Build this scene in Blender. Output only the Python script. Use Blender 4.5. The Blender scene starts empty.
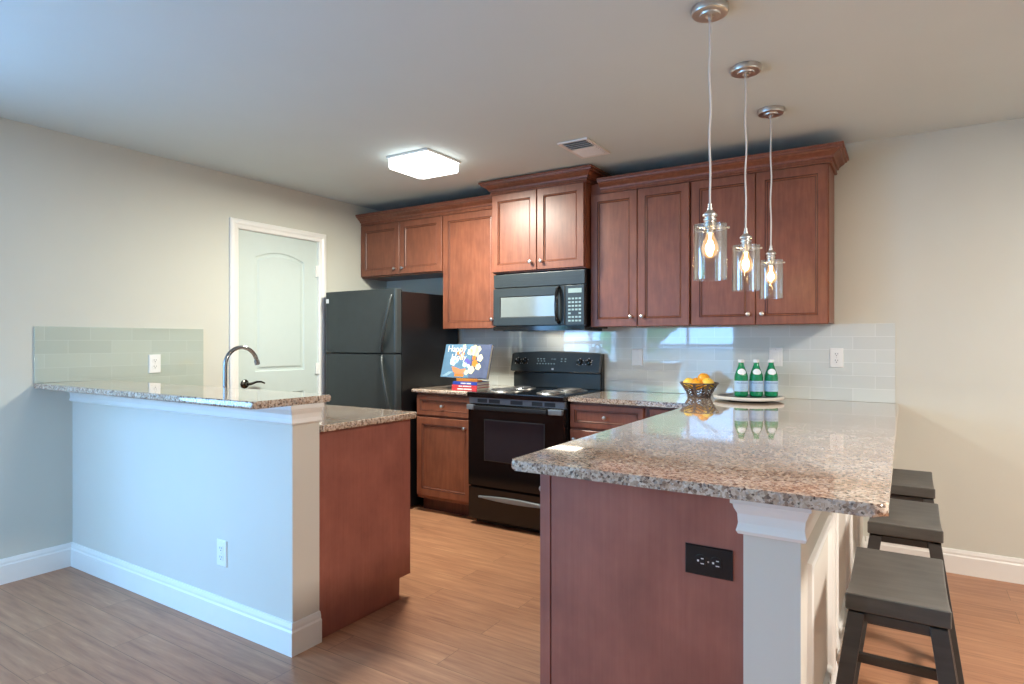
import bpy, bmesh, math, random
from mathutils import Vector, Matrix

random.seed(7)
S = bpy.context.scene
COL = S.collection

# ------------------------------------------------------------------ camera
cam_d = bpy.data.cameras.new('camera')
cam = bpy.data.objects.new('camera', cam_d)
COL.objects.link(cam)
cam.location = (3.9975, -4.1864, 1.2687)
cam.rotation_euler = (math.pi / 2, 0, 0.564)
cam_d.sensor_width = 36.0
cam_d.lens = 623.5 * 36.0 / 1024.0
cam_d.shift_y = -0.8 / 1024.0
cam_d.clip_start = 0.05
S.camera = cam

# ------------------------------------------------------------------ view, world, large lights
S.view_settings.view_transform = 'Standard'
S.view_settings.look = 'None'
S.view_settings.gamma = 1.0
S.view_settings.use_curve_mapping = False
S.view_settings.exposure = 0.08
S.cycles.max_bounces = 10
S.cycles.diffuse_bounces = 5
S.cycles.glossy_bounces = 5
S.cycles.transmission_bounces = 10
S.cycles.caustics_reflective = False
S.cycles.caustics_refractive = False
S.cycles.sample_clamp_indirect = 6.0
S.cycles.use_denoising = True

W = bpy.data.worlds.new('sky')
S.world = W
W.use_nodes = True
wbg = W.node_tree.nodes['Background']
wbg.inputs[0].default_value = (0.25, 0.55, 1.0, 1)
wbg.inputs[1].default_value = 12.5


def area_light(name, loc, rot, sx, sy, power, col, portal=False):
    d = bpy.data.lights.new(name, 'AREA')
    d.shape = 'RECTANGLE'
    d.size = sx
    d.size_y = sy
    d.energy = power
    d.color = col
    if portal:
        d.cycles.is_portal = True
    o = bpy.data.objects.new(name, d)
    o.location = loc
    o.rotation_euler = rot
    COL.objects.link(o)
    return o


def point_light(name, loc, power, col, r=0.03):
    d = bpy.data.lights.new(name, 'POINT')
    d.energy = power
    d.color = col
    d.shadow_soft_size = r
    o = bpy.data.objects.new(name, d)
    o.location = loc
    COL.objects.link(o)
    return o


PI = math.pi
CEIL = 2.438
# daylight portals in the two window openings of the rear wall
REAR = -5.7
area_light('window_portal', (1.05, REAR - 0.06, 1.20), (-PI / 2, 0, PI), 1.5, 1.9, 1, (1, 1, 1), True)
area_light('window_portal', (-0.06, -4.45, 1.25), (0, -PI / 2, 0), 1.9, 1.9, 1, (1, 1, 1), True)
# unseen, without fixtures: warm light from the dining side, added fill near the camera
area_light('dining_lamp', (5.3, -2.3, 2.40), (0, 0, 0), 0.5, 0.5, 100, (1.0, 0.92, 0.84))
area_light('living_fill', (3.0, -4.6, 2.40), (0, 0, 0), 0.6, 0.6, 3, (1.0, 0.97, 0.92))
area_light('kitchen_fixture_light', (1.385, -1.11, CEIL - 0.08), (0, 0, 0), 0.28, 0.28, 62, (1.0, 0.99, 0.86))


# ------------------------------------------------------------------ materials
def lin(c):
    c = c / 255.0
    return c / 12.92 if c <= 0.04045 else ((c + 0.055) / 1.055) ** 2.4


def rgb(r, g, b):
    return (lin(r), lin(g), lin(b), 1.0)


class Mat:
    def __init__(self, name):
        self.m = bpy.data.materials.new(name)
        self.m.use_nodes = True
        self.t = self.m.node_tree
        self.n = self.t.nodes
        self.b = self.n['Principled BSDF']

    def node(self, ty, **kw):
        n = self.n.new(ty)
        for k, v in kw.items():
            if k in n.inputs:
                n.inputs[k].default_value = v
            else:
                setattr(n, k, v)
        return n

    def link(self, a, b):
        self.t.links.new(a, b)

    def set(self, **kw):
        for k, v in kw.items():
            self.b.inputs[k.replace('_', ' ')].default_value = v
        return self

    def coords(self, scale=(1, 1, 1), rot=(0, 0, 0), loc=(0, 0, 0)):
        tc = self.node('ShaderNodeTexCoord')
        mp = self.node('ShaderNodeMapping')
        mp.inputs['Scale'].default_value = scale
        mp.inputs['Rotation'].default_value = rot
        mp.inputs['Location'].default_value = loc
        self.link(tc.outputs['Object'], mp.inputs['Vector'])
        return mp.outputs['Vector']

    def ramp(self, fac, stops, interp='LINEAR'):
        r = self.node('ShaderNodeValToRGB')
        e = r.color_ramp
        e.interpolation = interp
        while len(e.elements) < len(stops):
            e.elements.new(0.5)
        for el, (p, c) in zip(e.elements, stops):
            el.position = p
            el.color = c
        self.link(fac, r.inputs['Fac'])
        return r.outputs['Color']

    def noise(self, vec, scale, detail=4, rough=0.6):
        n = self.node('ShaderNodeTexNoise')
        n.inputs['Scale'].default_value = scale
        n.inputs['Detail'].default_value = detail
        n.inputs['Roughness'].default_value = rough
        self.link(vec, n.inputs['Vector'])
        return n.outputs['Fac']

    def bump(self, fac, strength, dist=0.001):
        b = self.node('ShaderNodeBump')
        b.inputs['Strength'].default_value = strength
        b.inputs['Distance'].default_value = dist
        self.link(fac, b.inputs['Height'])
        self.link(b.outputs['Normal'], self.b.inputs['Normal'])

    def mix(self, fac, a, b, mode='MIX'):
        m = self.node('ShaderNodeMix', data_type='RGBA', blend_type=mode)
        for inp, v in ((m.inputs[0], fac), (m.inputs[6], a), (m.inputs[7], b)):
            if hasattr(v, 'is_linked'):
                self.link(v, inp)
            else:
                inp.default_value = v
        return m.outputs[2]


def plain(name, col, rough=0.5, metal=0.0, spec=0.5, var=0.04, **kw):
    m = Mat(name)
    m.set(Roughness=rough, Metallic=metal, Specular_IOR_Level=spec)
    v = m.coords()
    f = m.noise(v, 14, 3)
    lo = tuple(c * (1 - var) for c in col[:3]) + (1,)
    hi = tuple(min(1, c * (1 + var)) for c in col[:3]) + (1,)
    m.link(m.ramp(f, [(0.3, lo), (0.7, hi)]), m.b.inputs['Base Color'])
    for k, vv in kw.items():
        m.b.inputs[k.replace('_', ' ')].default_value = vv
    return m.m


def paint(name, col, rough=0.6, bump=0.15):
    m = Mat(name)
    m.set(Roughness=rough, Specular_IOR_Level=0.3)
    v = m.coords()
    f = m.noise(v, 3, 2)
    lo = tuple(c * 0.98 for c in col[:3]) + (1,)
    m.link(m.ramp(f, [(0.3, lo), (0.7, col)]), m.b.inputs['Base Color'])
    m.bump(m.noise(v, 160, 3), bump, 0.0015)
    return m.m


def wood(name, dark, mid, light, rough=0.40, stretch=(14, 14, 1.6), coat=0.06):
    m = Mat(name)
    m.set(Roughness=rough, Coat_Weight=coat, Coat_Roughness=0.3)
    v = m.coords(stretch)
    f = m.noise(v, 3.2, 8, 0.62)
    c1 = m.ramp(f, [(0.28, dark), (0.5, mid), (0.75, light)])
    v2 = m.coords((1, 1, 0.8))
    f2 = m.noise(v2, 7, 3)
    sh = m.ramp(f2, [(0.3, (0.80, 0.78, 0.78, 1)), (0.7, (1.10, 1.10, 1.08, 1))])
    m.link(m.mix(1.0, c1, sh, 'MULTIPLY'), m.b.inputs['Base Color'])
    m.bump(f, 0.06, 0.001)
    return m.m


def granite(name):
    m = Mat(name)
    m.set(Roughness=0.05, Specular_IOR_Level=0.75, Coat_Weight=0.5, Coat_Roughness=0.03)
    v = m.coords()
    vo = m.node('ShaderNodeTexVoronoi')
    vo.inputs['Scale'].default_value = 150
    m.link(v, vo.inputs['Vector'])
    sep = m.node('ShaderNodeSeparateColor')
    m.link(vo.outputs['Color'], sep.inputs['Color'])
    base = m.ramp(sep.outputs[0], [(0.0, rgb(86, 74, 72)), (0.12, rgb(140, 120, 108)), (0.28, rgb(180, 160, 146)),
                                   (0.55, rgb(210, 196, 182)), (0.82, rgb(228, 220, 211)), (1.0, rgb(164, 160, 160))])
    big = m.noise(v, 7, 5, 0.7)
    tint = m.ramp(big, [(0.32, rgb(210, 180, 156)), (0.55, rgb(238, 227, 215)), (0.75, rgb(246, 245, 245))])
    c = m.mix(0.8, base, tint, 'MULTIPLY')
    sp = m.noise(v, 120, 4, 0.75)
    spk = m.ramp(sp, [(0.33, (1, 1, 1, 1)), (0.40, (0, 0, 0, 1))])
    c = m.mix(spk, c, rgb(70, 62, 60))
    sp2 = m.noise(m.coords(loc=(3, 5, 1)), 80, 4, 0.7)
    spk2 = m.ramp(sp2, [(0.60, (0, 0, 0, 1)), (0.68, (0.8, 0.8, 0.8, 1))])
    c = m.mix(spk2, c, rgb(230, 225, 216))
    m.link(c, m.b.inputs['Base Color'])
    return m.m


def tile(name, face, joint, axis, z0=0.914):
    """glass subway tile 3 x 9 in, half bond, in the x-z (axis 0) or y-z (axis 1) plane"""
    m = Mat(name)
    m.set(Roughness=0.05, Specular_IOR_Level=0.6, Coat_Weight=1.0, Coat_Roughness=0.015, Coat_IOR=1.6)
    tc = m.node('ShaderNodeTexCoord')
    sp = m.node('ShaderNodeSeparateXYZ')
    cb = m.node('ShaderNodeCombineXYZ')
    m.link(tc.outputs['Object'], sp.inputs[0])
    m.link(sp.outputs[axis], cb.inputs[0])
    m.link(sp.outputs[2], cb.inputs[1])
    br = m.node('ShaderNodeTexBrick')
    br.offset = 0.5
    br.inputs['Scale'].default_value = 1.0
    br.inputs['Brick Width'].default_value = 0.2286
    br.inputs['Row Height'].default_value = 0.0762
    br.inputs['Mortar Size'].default_value = 0.0012
    br.inputs['Mortar Smooth'].default_value = 0.2
    br.inputs['Bias'].default_value = 0.0
    br.inputs['Color1'].default_value = face
    br.inputs['Color2'].default_value = tuple(c * 0.90 for c in face[:3]) + (1,)
    br.inputs['Mortar'].default_value = joint
    m.link(cb.outputs[0], br.inputs['Vector'])
    m.link(br.outputs['Color'], m.b.inputs['Base Color'])
    n0 = m.noise(cb.outputs[0], 5, 1)
    nm = m.node('ShaderNodeMath', operation='MULTIPLY')
    m.link(n0, nm.inputs[0])
    nm.inputs[1].default_value = 0.10
    n = nm.outputs[0]
    ad = m.node('ShaderNodeMath', operation='MULTIPLY_ADD')
    m.link(br.outputs['Fac'], ad.inputs[0])
    ad.inputs[1].default_value = -0.6
    m.link(n, ad.inputs[2])
    m.bump(ad.outputs[0], 0.25, 0.002)
    return m.m


def floor_mat():
    m = Mat('oak_plank_floor')
    m.set(Roughness=0.36, Specular_IOR_Level=0.45)
    v = m.coords()
    br = m.node('ShaderNodeTexBrick')
    br.offset = 0.37
    br.inputs['Scale'].default_value = 1.0
    br.inputs['Brick Width'].default_value = 1.22
    br.inputs['Row Height'].default_value = 0.152
    br.inputs['Mortar Size'].default_value = 0.0012
    br.inputs['Mortar Smooth'].default_value = 0.3
    br.inputs['Color1'].default_value = (0, 0, 0, 1)
    br.inputs['Color2'].default_value = (1, 1, 1, 1)
    br.inputs['Mortar'].default_value = (0.5, 0.5, 0.5, 1)
    m.link(v, br.inputs['Vector'])
    # shift grain per plank
    off = m.node('ShaderNodeVectorMath', operation='MULTIPLY_ADD')
    m.link(br.outputs['Color'], off.inputs[0])
    off.inputs[1].default_value = (7.0, 3.0, 5.0)
    m.link(v, off.inputs[2])
    mp = m.node('ShaderNodeMapping')
    mp.inputs['Scale'].default_value = (1.1, 13.0, 1.0)
    m.link(off.outputs[0], mp.inputs['Vector'])
    g = m.noise(mp.outputs[0], 3.0, 8, 0.62)
    c = m.ramp(g, [(0.20, rgb(130, 86, 66)), (0.42, rgb(164, 115, 86)), (0.60, rgb(180, 131, 98)), (0.8, rgb(202, 156, 118))])
    pl = m.ramp(br.outputs['Color'], [(0.0, (0.92, 0.90, 0.90, 1)), (1.0, (1.05, 1.05, 1.04, 1))])
    c = m.mix(1.0, c, pl, 'MULTIPLY')
    seam = m.mix(br.outputs['Fac'], c, rgb(112, 80, 58))
    m.link(seam, m.b.inputs['Base Color'])
    m.bump(g, 0.10, 0.001)
    return m.m


def glass(name, col, rough=0.0, ior=1.45, tint_only=False):
    m = Mat(name)
    m.set(Base_Color=col, Roughness=rough, IOR=ior, Transmission_Weight=1.0)
    return m.m


def emit(name, col, strength):
    m = Mat(name)
    m.set(Base_Color=col, Emission_Color=col, Emission_Strength=strength)
    return m.m


M = {}
M['wall'] = paint('beige_wall_paint', rgb(207, 207, 196))
M['halfwall'] = paint('pale_wall_paint', rgb(216, 212, 202))
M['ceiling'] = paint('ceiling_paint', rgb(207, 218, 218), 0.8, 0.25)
M['trim'] = plain('white_trim_paint', rgb(236, 235, 230), 0.35, var=0.01)
M['doorwhite'] = plain('white_door_paint', rgb(198, 211, 207), 0.4, var=0.01)
M['floor'] = floor_mat()
M['cherry'] = wood('cherry_cabinet_wood', rgb(118, 66, 47), rgb(128, 75, 54), rgb(140, 87, 63))
M['glaze'] = plain('dark_cabinet_glaze', rgb(52, 24, 20), 0.4)
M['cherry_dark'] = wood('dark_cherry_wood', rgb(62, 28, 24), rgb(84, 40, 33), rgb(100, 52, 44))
M['panel'] = wood('cherry_end_panel_wood', rgb(150, 90, 77), rgb(155, 95, 82), rgb(160, 100, 86), 0.42, (30, 30, 1.2), 0.15)
M['granite'] = granite('speckled_granite')
M['tile'] = tile('glass_tile', rgb(214, 220, 216), rgb(234, 238, 236), 0)
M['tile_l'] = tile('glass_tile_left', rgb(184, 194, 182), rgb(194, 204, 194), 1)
M['black'] = plain('black_enamel', rgb(14, 14, 16), 0.12, spec=0.5, var=0.1)
M['blackdoor'] = plain('black_fridge_door', rgb(44, 50, 52), 0.36, spec=0.5, var=0.08)
M['blacktex'] = Mat('black_pebbled_side')
_m = M['blacktex']
_m.set(Base_Color=rgb(16, 15, 17), Roughness=0.30)
_m.bump(_m.noise(_m.coords(), 220, 2), 0.35, 0.001)
M['blacktex'] = _m.m
M['blackmat'] = plain('black_plastic', rgb(20, 20, 22), 0.45)
M['greyplastic'] = plain('grey_trim_plastic', rgb(128, 134, 140), 0.3, metal=0.4)
M['ovenglass'] = plain('oven_window_glass', rgb(38, 38, 46), 0.06, spec=0.6)
M['mwglass'] = plain('microwave_window_screen', rgb(120, 128, 128), 0.10, spec=0.7)
M['keypad'] = plain('keypad_print', rgb(150, 170, 168), 0.4)
M['white_mark'] = plain('white_print', rgb(225, 225, 225), 0.5)
M['chrome'] = plain('polished_chrome', rgb(228, 228, 228), 0.30, metal=1.0, var=0.01)
M['nickel'] = plain('brushed_nickel', rgb(206, 202, 197), 0.34, metal=1.0, var=0.03)
M['steel'] = plain('faucet_steel', rgb(150, 152, 155), 0.16, metal=1.0, var=0.02)
M['bronze'] = plain('dark_pewter_lever', rgb(92, 90, 86), 0.25, metal=1.0)
M['coil'] = plain('burner_coil_metal', rgb(120, 120, 122), 0.35, metal=0.7)
M['plate'] = plain('white_plastic_plate', rgb(238, 238, 234), 0.3, var=0.01)
M['slot'] = plain('dark_slot', rgb(40, 40, 42), 0.5)
M['blackplate'] = plain('black_outlet_plate', rgb(16, 16, 20), 0.3)
M['stool'] = wood('black_stained_wood', rgb(50, 47, 45), rgb(58, 55, 53), rgb(68, 65, 62), 0.45, (1.6, 14, 14), 0.2)


def thin_glass(name, tint, base_refl, edge_refl):
    m = Mat(name)
    m.n.remove(m.b)
    out = m.n['Material Output']
    tr = m.node('ShaderNodeBsdfTransparent')
    tr.inputs['Color'].default_value = tint
    gl = m.node('ShaderNodeBsdfGlossy')
    gl.inputs['Roughness'].default_value = 0.03
    lw = m.node('ShaderNodeLayerWeight')
    lw.inputs['Blend'].default_value = 0.35
    mr = m.node('ShaderNodeMapRange')
    mr.inputs['To Min'].default_value = base_refl
    mr.inputs['To Max'].default_value = edge_refl
    m.link(lw.outputs['Facing'], mr.inputs['Value'])
    mx = m.node('ShaderNodeMixShader')
    m.link(mr.outputs['Result'], mx.inputs[0])
    m.link(tr.outputs[0], mx.inputs[1])
    m.link(gl.outputs[0], mx.inputs[2])
    m.link(mx.outputs[0], out.inputs['Surface'])
    return m.m


M['stoolseat'] = wood('black_seat_wood_sheen', rgb(70, 68, 65), rgb(80, 78, 74), rgb(90, 88, 84), 0.45, (1.6, 14, 14), 0.1)  # stool wood lightened: the sheen on the seat top is put into the colour
M['glass'] = thin_glass('clear_thin_glass', (0.97, 0.97, 0.96, 1), 0.05, 0.75)
M['bulbglass'] = thin_glass('clear_bulb_glass', (1.0, 0.93, 0.82, 1), 0.06, 0.5)
_t = M['bulbglass'].node_tree
_em = _t.nodes.new('ShaderNodeEmission')
_em.inputs['Color'].default_value = (1.0, 0.58, 0.24, 1)
_em.inputs['Strength'].default_value = 0.42
_ad = _t.nodes.new('ShaderNodeAddShader')
_t.links.new(_t.nodes['Mix Shader'].outputs[0], _ad.inputs[0])
_t.links.new(_em.outputs[0], _ad.inputs[1])
_t.links.new(_ad.outputs[0], _t.nodes['Material Output'].inputs['Surface'])
M['filament'] = emit('bulb_filament', (1.0, 0.66, 0.34, 1), 150.0)
M['diffuser'] = emit('lit_diffuser', (0.95, 1.0, 0.97, 1), 4.0)
M['cord'] = plain('pale_clear_cord', rgb(214, 210, 206), 0.3)
M['vent'] = plain('white_vent_metal', rgb(226, 226, 224), 0.4)
M['ventdark'] = plain('vent_shadow_metal', rgb(120, 120, 120), 0.5)
M['green'] = Mat('green_bottle_glass')
M['green'].set(Base_Color=rgb(40, 178, 118), Roughness=0.03, Transmission_Weight=0.55, IOR=1.45)
M['green'] = M['green'].m
M['cap'] = plain('white_bottle_cap', rgb(226, 228, 230), 0.3)
M['label'] = plain('pale_blue_label', rgb(186, 216, 242), 0.4)
M['labelink'] = plain('label_blue_ink', rgb(40, 70, 150), 0.4)
M['labelpale'] = plain('label_white_print', rgb(228, 236, 244), 0.4)
M['bowl'] = plain('dark_bronze_bowl', rgb(120, 106, 98), 0.35, metal=0.5)
M['traytop'] = plain('dark_tray_inlay', rgb(64, 58, 54), 0.3)
M['trayrim'] = plain('white_marble_tray', rgb(226, 222, 214), 0.3, var=0.05)
M['red'] = plain('red_book_cloth', rgb(206, 60, 66), 0.45)
M['blue'] = plain('blue_book_cloth', rgb(46, 72, 168), 0.45)
M['paper'] = plain('book_pages', rgb(232, 228, 216), 0.7)
M['easelwood'] = plain('amber_wood', rgb(206, 128, 48), 0.4)
M['cover'] = plain('slate_blue_cover', rgb(92, 126, 152), 0.25, var=0.14)
M['cover2'] = plain('grey_blue_cover', rgb(84, 92, 118), 0.25, var=0.14)
M['cream'] = plain('cream_flowers', rgb(238, 232, 176), 0.4, var=0.12)
M['terra'] = plain('terracotta_print', rgb(214, 130, 88), 0.4, var=0.1)
M['orangeprint'] = plain('orange_print', rgb(226, 122, 40), 0.4)
M['violet'] = plain('violet_print', rgb(96, 88, 170), 0.4)
M['lightblue'] = plain('light_blue_print', rgb(196, 228, 236), 0.4, var=0.08)
M['leaf'] = plain('hedge_leaves', rgb(140, 190, 120), 0.6, var=0.5)
M['patio'] = plain('grey_patio', rgb(120, 120, 118), 0.8)
M['deck'] = plain('pale_deck', rgb(200, 200, 196), 0.7)


def orange_mat(name, c1, c2):
    m = Mat(name)
    m.set(Roughness=0.42)
    v = m.coords()
    f = m.noise(v, 12, 3)
    m.link(m.ramp(f, [(0.3, c1), (0.7, c2)]), m.b.inputs['Base Color'])
    m.bump(m.noise(v, 260, 2), 0.3, 0.0015)
    return m.m


M['orange'] = orange_mat('orange_peel', rgb(240, 150, 24), rgb(248, 178, 50))
M['lemon'] = orange_mat('yellow_peel', rgb(246, 196, 60), rgb(250, 214, 90))


# ------------------------------------------------------------------ mesh builder
def rect(x0, x1, y0, y1):
    return [(x0, y0), (x1, y0), (x1, y1), (x0, y1)]


def offset_poly(pts, d):
    """inset a counter-clockwise polygon by d"""
    n = len(pts)
    out = []
    for i in range(n):
        p0 = Vector(pts[i - 1]); p1 = Vector(pts[i]); p2 = Vector(pts[(i + 1) % n])
        a = (p1 - p0).normalized(); b = (p2 - p1).normalized()
        na = Vector((-a.y, a.x)); nb = Vector((-b.y, b.x))
        k = na + nb
        den = max(0.2, 1 + na.dot(nb))
        out.append(tuple(p1 + k * (d / den)))
    return out


class B:
    def __init__(self):
        self.bm = bmesh.new()

    def merge(self, t, mi=None):
        if mi is not None:
            for f in t.faces:
                f.material_index = mi
        bmesh.ops.recalc_face_normals(t, faces=t.faces)
        me = bpy.data.meshes.new('tmp')
        t.to_mesh(me)
        t.free()
        self.bm.from_mesh(me)
        bpy.data.meshes.remove(me)
        return self

    def box(self, x0, x1, y0, y1, z0, z1, bev=0.0, mi=0, seg=2, mat=None):
        t = bmesh.new()
        bmesh.ops.create_cube(t, size=1)
        for v in t.verts:
            v.co = Vector(((x0 + x1) / 2 + v.co.x * (x1 - x0), (y0 + y1) / 2 + v.co.y * (y1 - y0), (z0 + z1) / 2 + v.co.z * (z1 - z0)))
        if bev > 0:
            bmesh.ops.bevel(t, geom=t.edges[:], offset=bev, segments=seg, affect='EDGES', profile=0.5)
        if mat is not None:
            t.transform(mat)
        return self.merge(t, mi)

    def hexa(self, c8, bev=0.0, mi=0):
        """eight corners: bottom four ccw, top four ccw"""
        t = bmesh.new()
        v = [t.verts.new(c) for c in c8]
        for q in ((3, 2, 1, 0), (4, 5, 6, 7), (0, 1, 5, 4), (1, 2, 6, 5), (2, 3, 7, 6), (3, 0, 4, 7)):
            t.faces.new([v[i] for i in q])
        if bev > 0:
            bmesh.ops.bevel(t, geom=t.edges[:], offset=bev, segments=2, affect='EDGES', profile=0.5)
        return self.merge(t, mi)

    def lathe(self, prof, loc=(0, 0, 0), seg=32, mi=0, mat=None, close=True):
        """prof: list of (r, z) from bottom to top"""
        t = bmesh.new()
        rings = []
        for r, z in prof:
            if r < 1e-6:
                rings.append([t.verts.new((0, 0, z))])
            else:
                rings.append([t.verts.new((r * math.cos(2 * PI * k / seg), r * math.sin(2 * PI * k / seg), z)) for k in range(seg)])
        for a, b in zip(rings, rings[1:]):
            for k in range(seg):
                k2 = (k + 1) % seg
                if len(a) == 1 and len(b) == 1:
                    continue
                if len(a) == 1:
                    t.faces.new((a[0], b[k2], b[k]))
                elif len(b) == 1:
                    t.faces.new((a[k], a[k2], b[0]))
                else:
                    t.faces.new((a[k], a[k2], b[k2], b[k]))
        if close:
            for rg in (rings[0], rings[-1]):
                if len(rg) > 2:
                    t.faces.new(rg)
        m = Matrix.Translation(loc)
        if mat is not None:
            m = m @ mat
        t.transform(m)
        return self.merge(t, mi)

    def tube(self, pts, r, seg=12, mi=0, caps=True, rad=None):
        t = bmesh.new()
        P = [Vector(p) for p in pts]
        rings = []
        up = None
        for i, p in enumerate(P):
            d = (P[min(i + 1, len(P) - 1)] - P[max(i - 1, 0)]).normalized()
            if up is None:
                up = Vector((0, 0, 1)) if abs(d.z) < 0.9 else Vector((1, 0, 0))
            u = (up - d * up.dot(d)).normalized()
            w = d.cross(u)
            up = u
            rr = rad[i] if rad else r
            rings.append([t.verts.new(p + (u * math.cos(2 * PI * k / seg) + w * math.sin(2 * PI * k / seg)) * rr) for k in range(seg)])
        for a, b in zip(rings, rings[1:]):
            for k in range(seg):
                k2 = (k + 1) % seg
                t.faces.new((a[k], a[k2], b[k2], b[k]))
        if caps:
            t.faces.new(rings[0]); t.faces.new(rings[-1])
        return self.merge(t, mi)

    def prism(self, poly, z0, z1, bev=0.0, seg=4, mi=0, fn=None, top_only=False, skip=()):
        """vertical prism; bev rounds the rim edges (skip = indices of polygon edges left sharp)"""
        t = bmesh.new()
        lo = [t.verts.new((x, y, z0)) for x, y in poly]
        hi = [t.verts.new((x, y, z1)) for x, y in poly]
        n = len(poly)
        t.faces.new(lo[::-1]); t.faces.new(hi)
        for i in range(n):
            j = (i + 1) % n
            t.faces.new((lo[i], lo[j], hi[j], hi[i]))
        if bev > 0:
            es = []
            for ring in ((hi,) if top_only else (hi, lo)):
                for i in range(n):
                    if i in skip:
                        continue
                    e = t.edges.get((ring[i], ring[(i + 1) % n]))
                    es.append(e)
            bmesh.ops.bevel(t, geom=es, offset=bev, segments=seg, affect='EDGES', profile=0.5)
        if fn:
            for v in t.verts:
                v.co = Vector(fn(*v.co))
        return self.merge(t, mi)

    def sweep(self, path, prof, fn=None, mi=0, closed=False):
        """path: 2D points; prof: closed loop of (offset to the right, height)"""
        t = bmesh.new()
        P = [Vector(p) for p in path]
        n = len(P)
        rings = []
        for i in range(n):
            if closed:
                a = (P[i] - P[i - 1]).normalized(); b = (P[(i + 1) % n] - P[i]).normalized()
            else:
                a = (P[i] - P[max(i - 1, 0)]); b = (P[min(i + 1, n - 1)] - P[i])
                a = a.normalized() if a.length > 0 else b.normalized()
                b = b.normalized() if b.length > 0 else a
            na = Vector((a.y, -a.x)); nb = Vector((b.y, -b.x))
            k = (na + nb) / (1 + na.dot(nb))
            rings.append([t.verts.new((P[i].x + k.x * o, P[i].y + k.y * o, h)) for o, h in prof])
        m = len(prof)
        pairs = list(zip(rings, rings[1:])) + ([(rings[-1], rings[0])] if closed else [])
        for a, b in pairs:
            for k in range(m):
                k2 = (k + 1) % m
                t.faces.new((a[k], a[k2], b[k2], b[k]))
        if not closed:
            t.faces.new(rings[0]); t.faces.new(rings[-1][::-1])
        if fn:
            for v in t.verts:
                v.co = Vector(fn(*v.co))
        return self.merge(t, mi)

    def rings(self, poly, steps, fn, cap=True, back=True):
        """steps: list of (inset, depth, material of the strip that starts here); closed slab with a moulded face"""
        t = bmesh.new()
        loops = []
        for ins, d, mi in steps:
            q = offset_poly(poly, ins) if ins else poly
            loops.append([t.verts.new(fn(x, y, d)) for x, y in q])
        n = len(poly)
        for s, (a, b) in enumerate(zip(loops, loops[1:])):
            for i in range(n):
                j = (i + 1) % n
                f = t.faces.new((a[i], a[j], b[j], b[i]))
                f.material_index = steps[s][2]
        if cap:
            f = t.faces.new(loops[-1])
            f.material_index = steps[-1][2]
        if back:
            f = t.faces.new(loops[0][::-1])
            f.material_index = steps[0][2]
        return self.merge(t)

    def face_with_holes(self, outer, holes, fn, mi=0):
        t = bmesh.new()
        es = []
        for poly in [outer] + holes:
            v = [t.verts.new((x, y, 0)) for x, y in poly]
            for i in range(len(v)):
                es.append(t.edges.new((v[i], v[(i + 1) % len(v)])))
        bmesh.ops.triangle_fill(t, use_beauty=True, use_dissolve=False, edges=es)
        for v in t.verts:
            v.co = Vector(fn(v.co.x, v.co.y, 0))
        return self.merge(t, mi)

    def text(self, s, size, fn, mi=0, depth=0.0004):
        cu = bpy.data.curves.new('t', 'FONT')
        cu.body = s
        cu.size = size
        cu.align_x = 'CENTER'
        cu.align_y = 'CENTER'
        cu.extrude = depth
        cu.resolution_u = 2
        o = bpy.data.objects.new('t', cu)
        COL.objects.link(o)
        dg = bpy.context.evaluated_depsgraph_get()
        me = bpy.data.meshes.new_from_object(o.evaluated_get(dg))
        COL.objects.unlink(o)
        bpy.data.objects.remove(o)
        t = bmesh.new()
        t.from_mesh(me)
        bpy.data.meshes.remove(me)
        for v in t.verts:
            v.co = Vector(fn(*v.co))
        return self.merge(t, mi)

    def sphere(self, c, r, mi=0, sc=(1, 1, 1), sub=3):
        t = bmesh.new()
        bmesh.ops.create_icosphere(t, subdivisions=sub, radius=r)
        for v in t.verts:
            v.co = Vector((c[0] + v.co.x * sc[0], c[1] + v.co.y * sc[1], c[2] + v.co.z * sc[2]))
        return self.merge(t, mi)


def obj(name, b, mats, parent=None, label=None, smooth=True, origin=None, ang=35):
    """link the builder as ONE mesh object (builder coordinates are world coordinates)"""
    me = bpy.data.meshes.new(name)
    root = parent
    while root is not None and root.parent is not None:
        root = root.parent
    org = Vector(root.location) if root is not None else Vector(origin or (0, 0, 0))
    for v in b.bm.verts:
        v.co -= org
    b.bm.to_mesh(me)
    b.bm.free()
    for m in (mats if isinstance(mats, (list, tuple)) else [mats]):
        me.materials.append(M[m])
    if smooth:
        me.shade_smooth()
        me.set_sharp_from_angle(angle=math.radians(ang))
    o = bpy.data.objects.new(name, me)
    COL.objects.link(o)
    if smooth:
        wn = o.modifiers.new('normals', 'WEIGHTED_NORMAL')
        wn.mode = 'FACE_AREA'
        wn.weight = 100
        wn.keep_sharp = True
    if parent is not None:
        o.parent = parent
    else:
        o.location = org
    if label:
        o['label'] = label
    return o


def thing(name, label, cat, loc, group=None):
    o = bpy.data.objects.new(name, None)
    COL.objects.link(o)
    o.location = loc
    o.empty_display_size = 0.1
    o['label'] = label
    o['category'] = cat
    if group:
        o['group'] = group
    return o


def tag(o, label, cat, group=None):
    o['label'] = label
    o['category'] = cat
    if group:
        o['group'] = group
    return o


def struct(o, label, cat):
    o['kind'] = 'structure'
    o['label'] = label
    o['category'] = cat
    return o


def dup(root, loc, label):
    r = root.copy()
    COL.objects.link(r)
    r.location = loc
    r['label'] = label
    for ch in list(root.children):
        c = ch.copy()
        COL.objects.link(c)
        c.parent = r
        for g in list(ch.children):
            d = g.copy()
            COL.objects.link(d)
            d.parent = c
    return r


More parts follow.
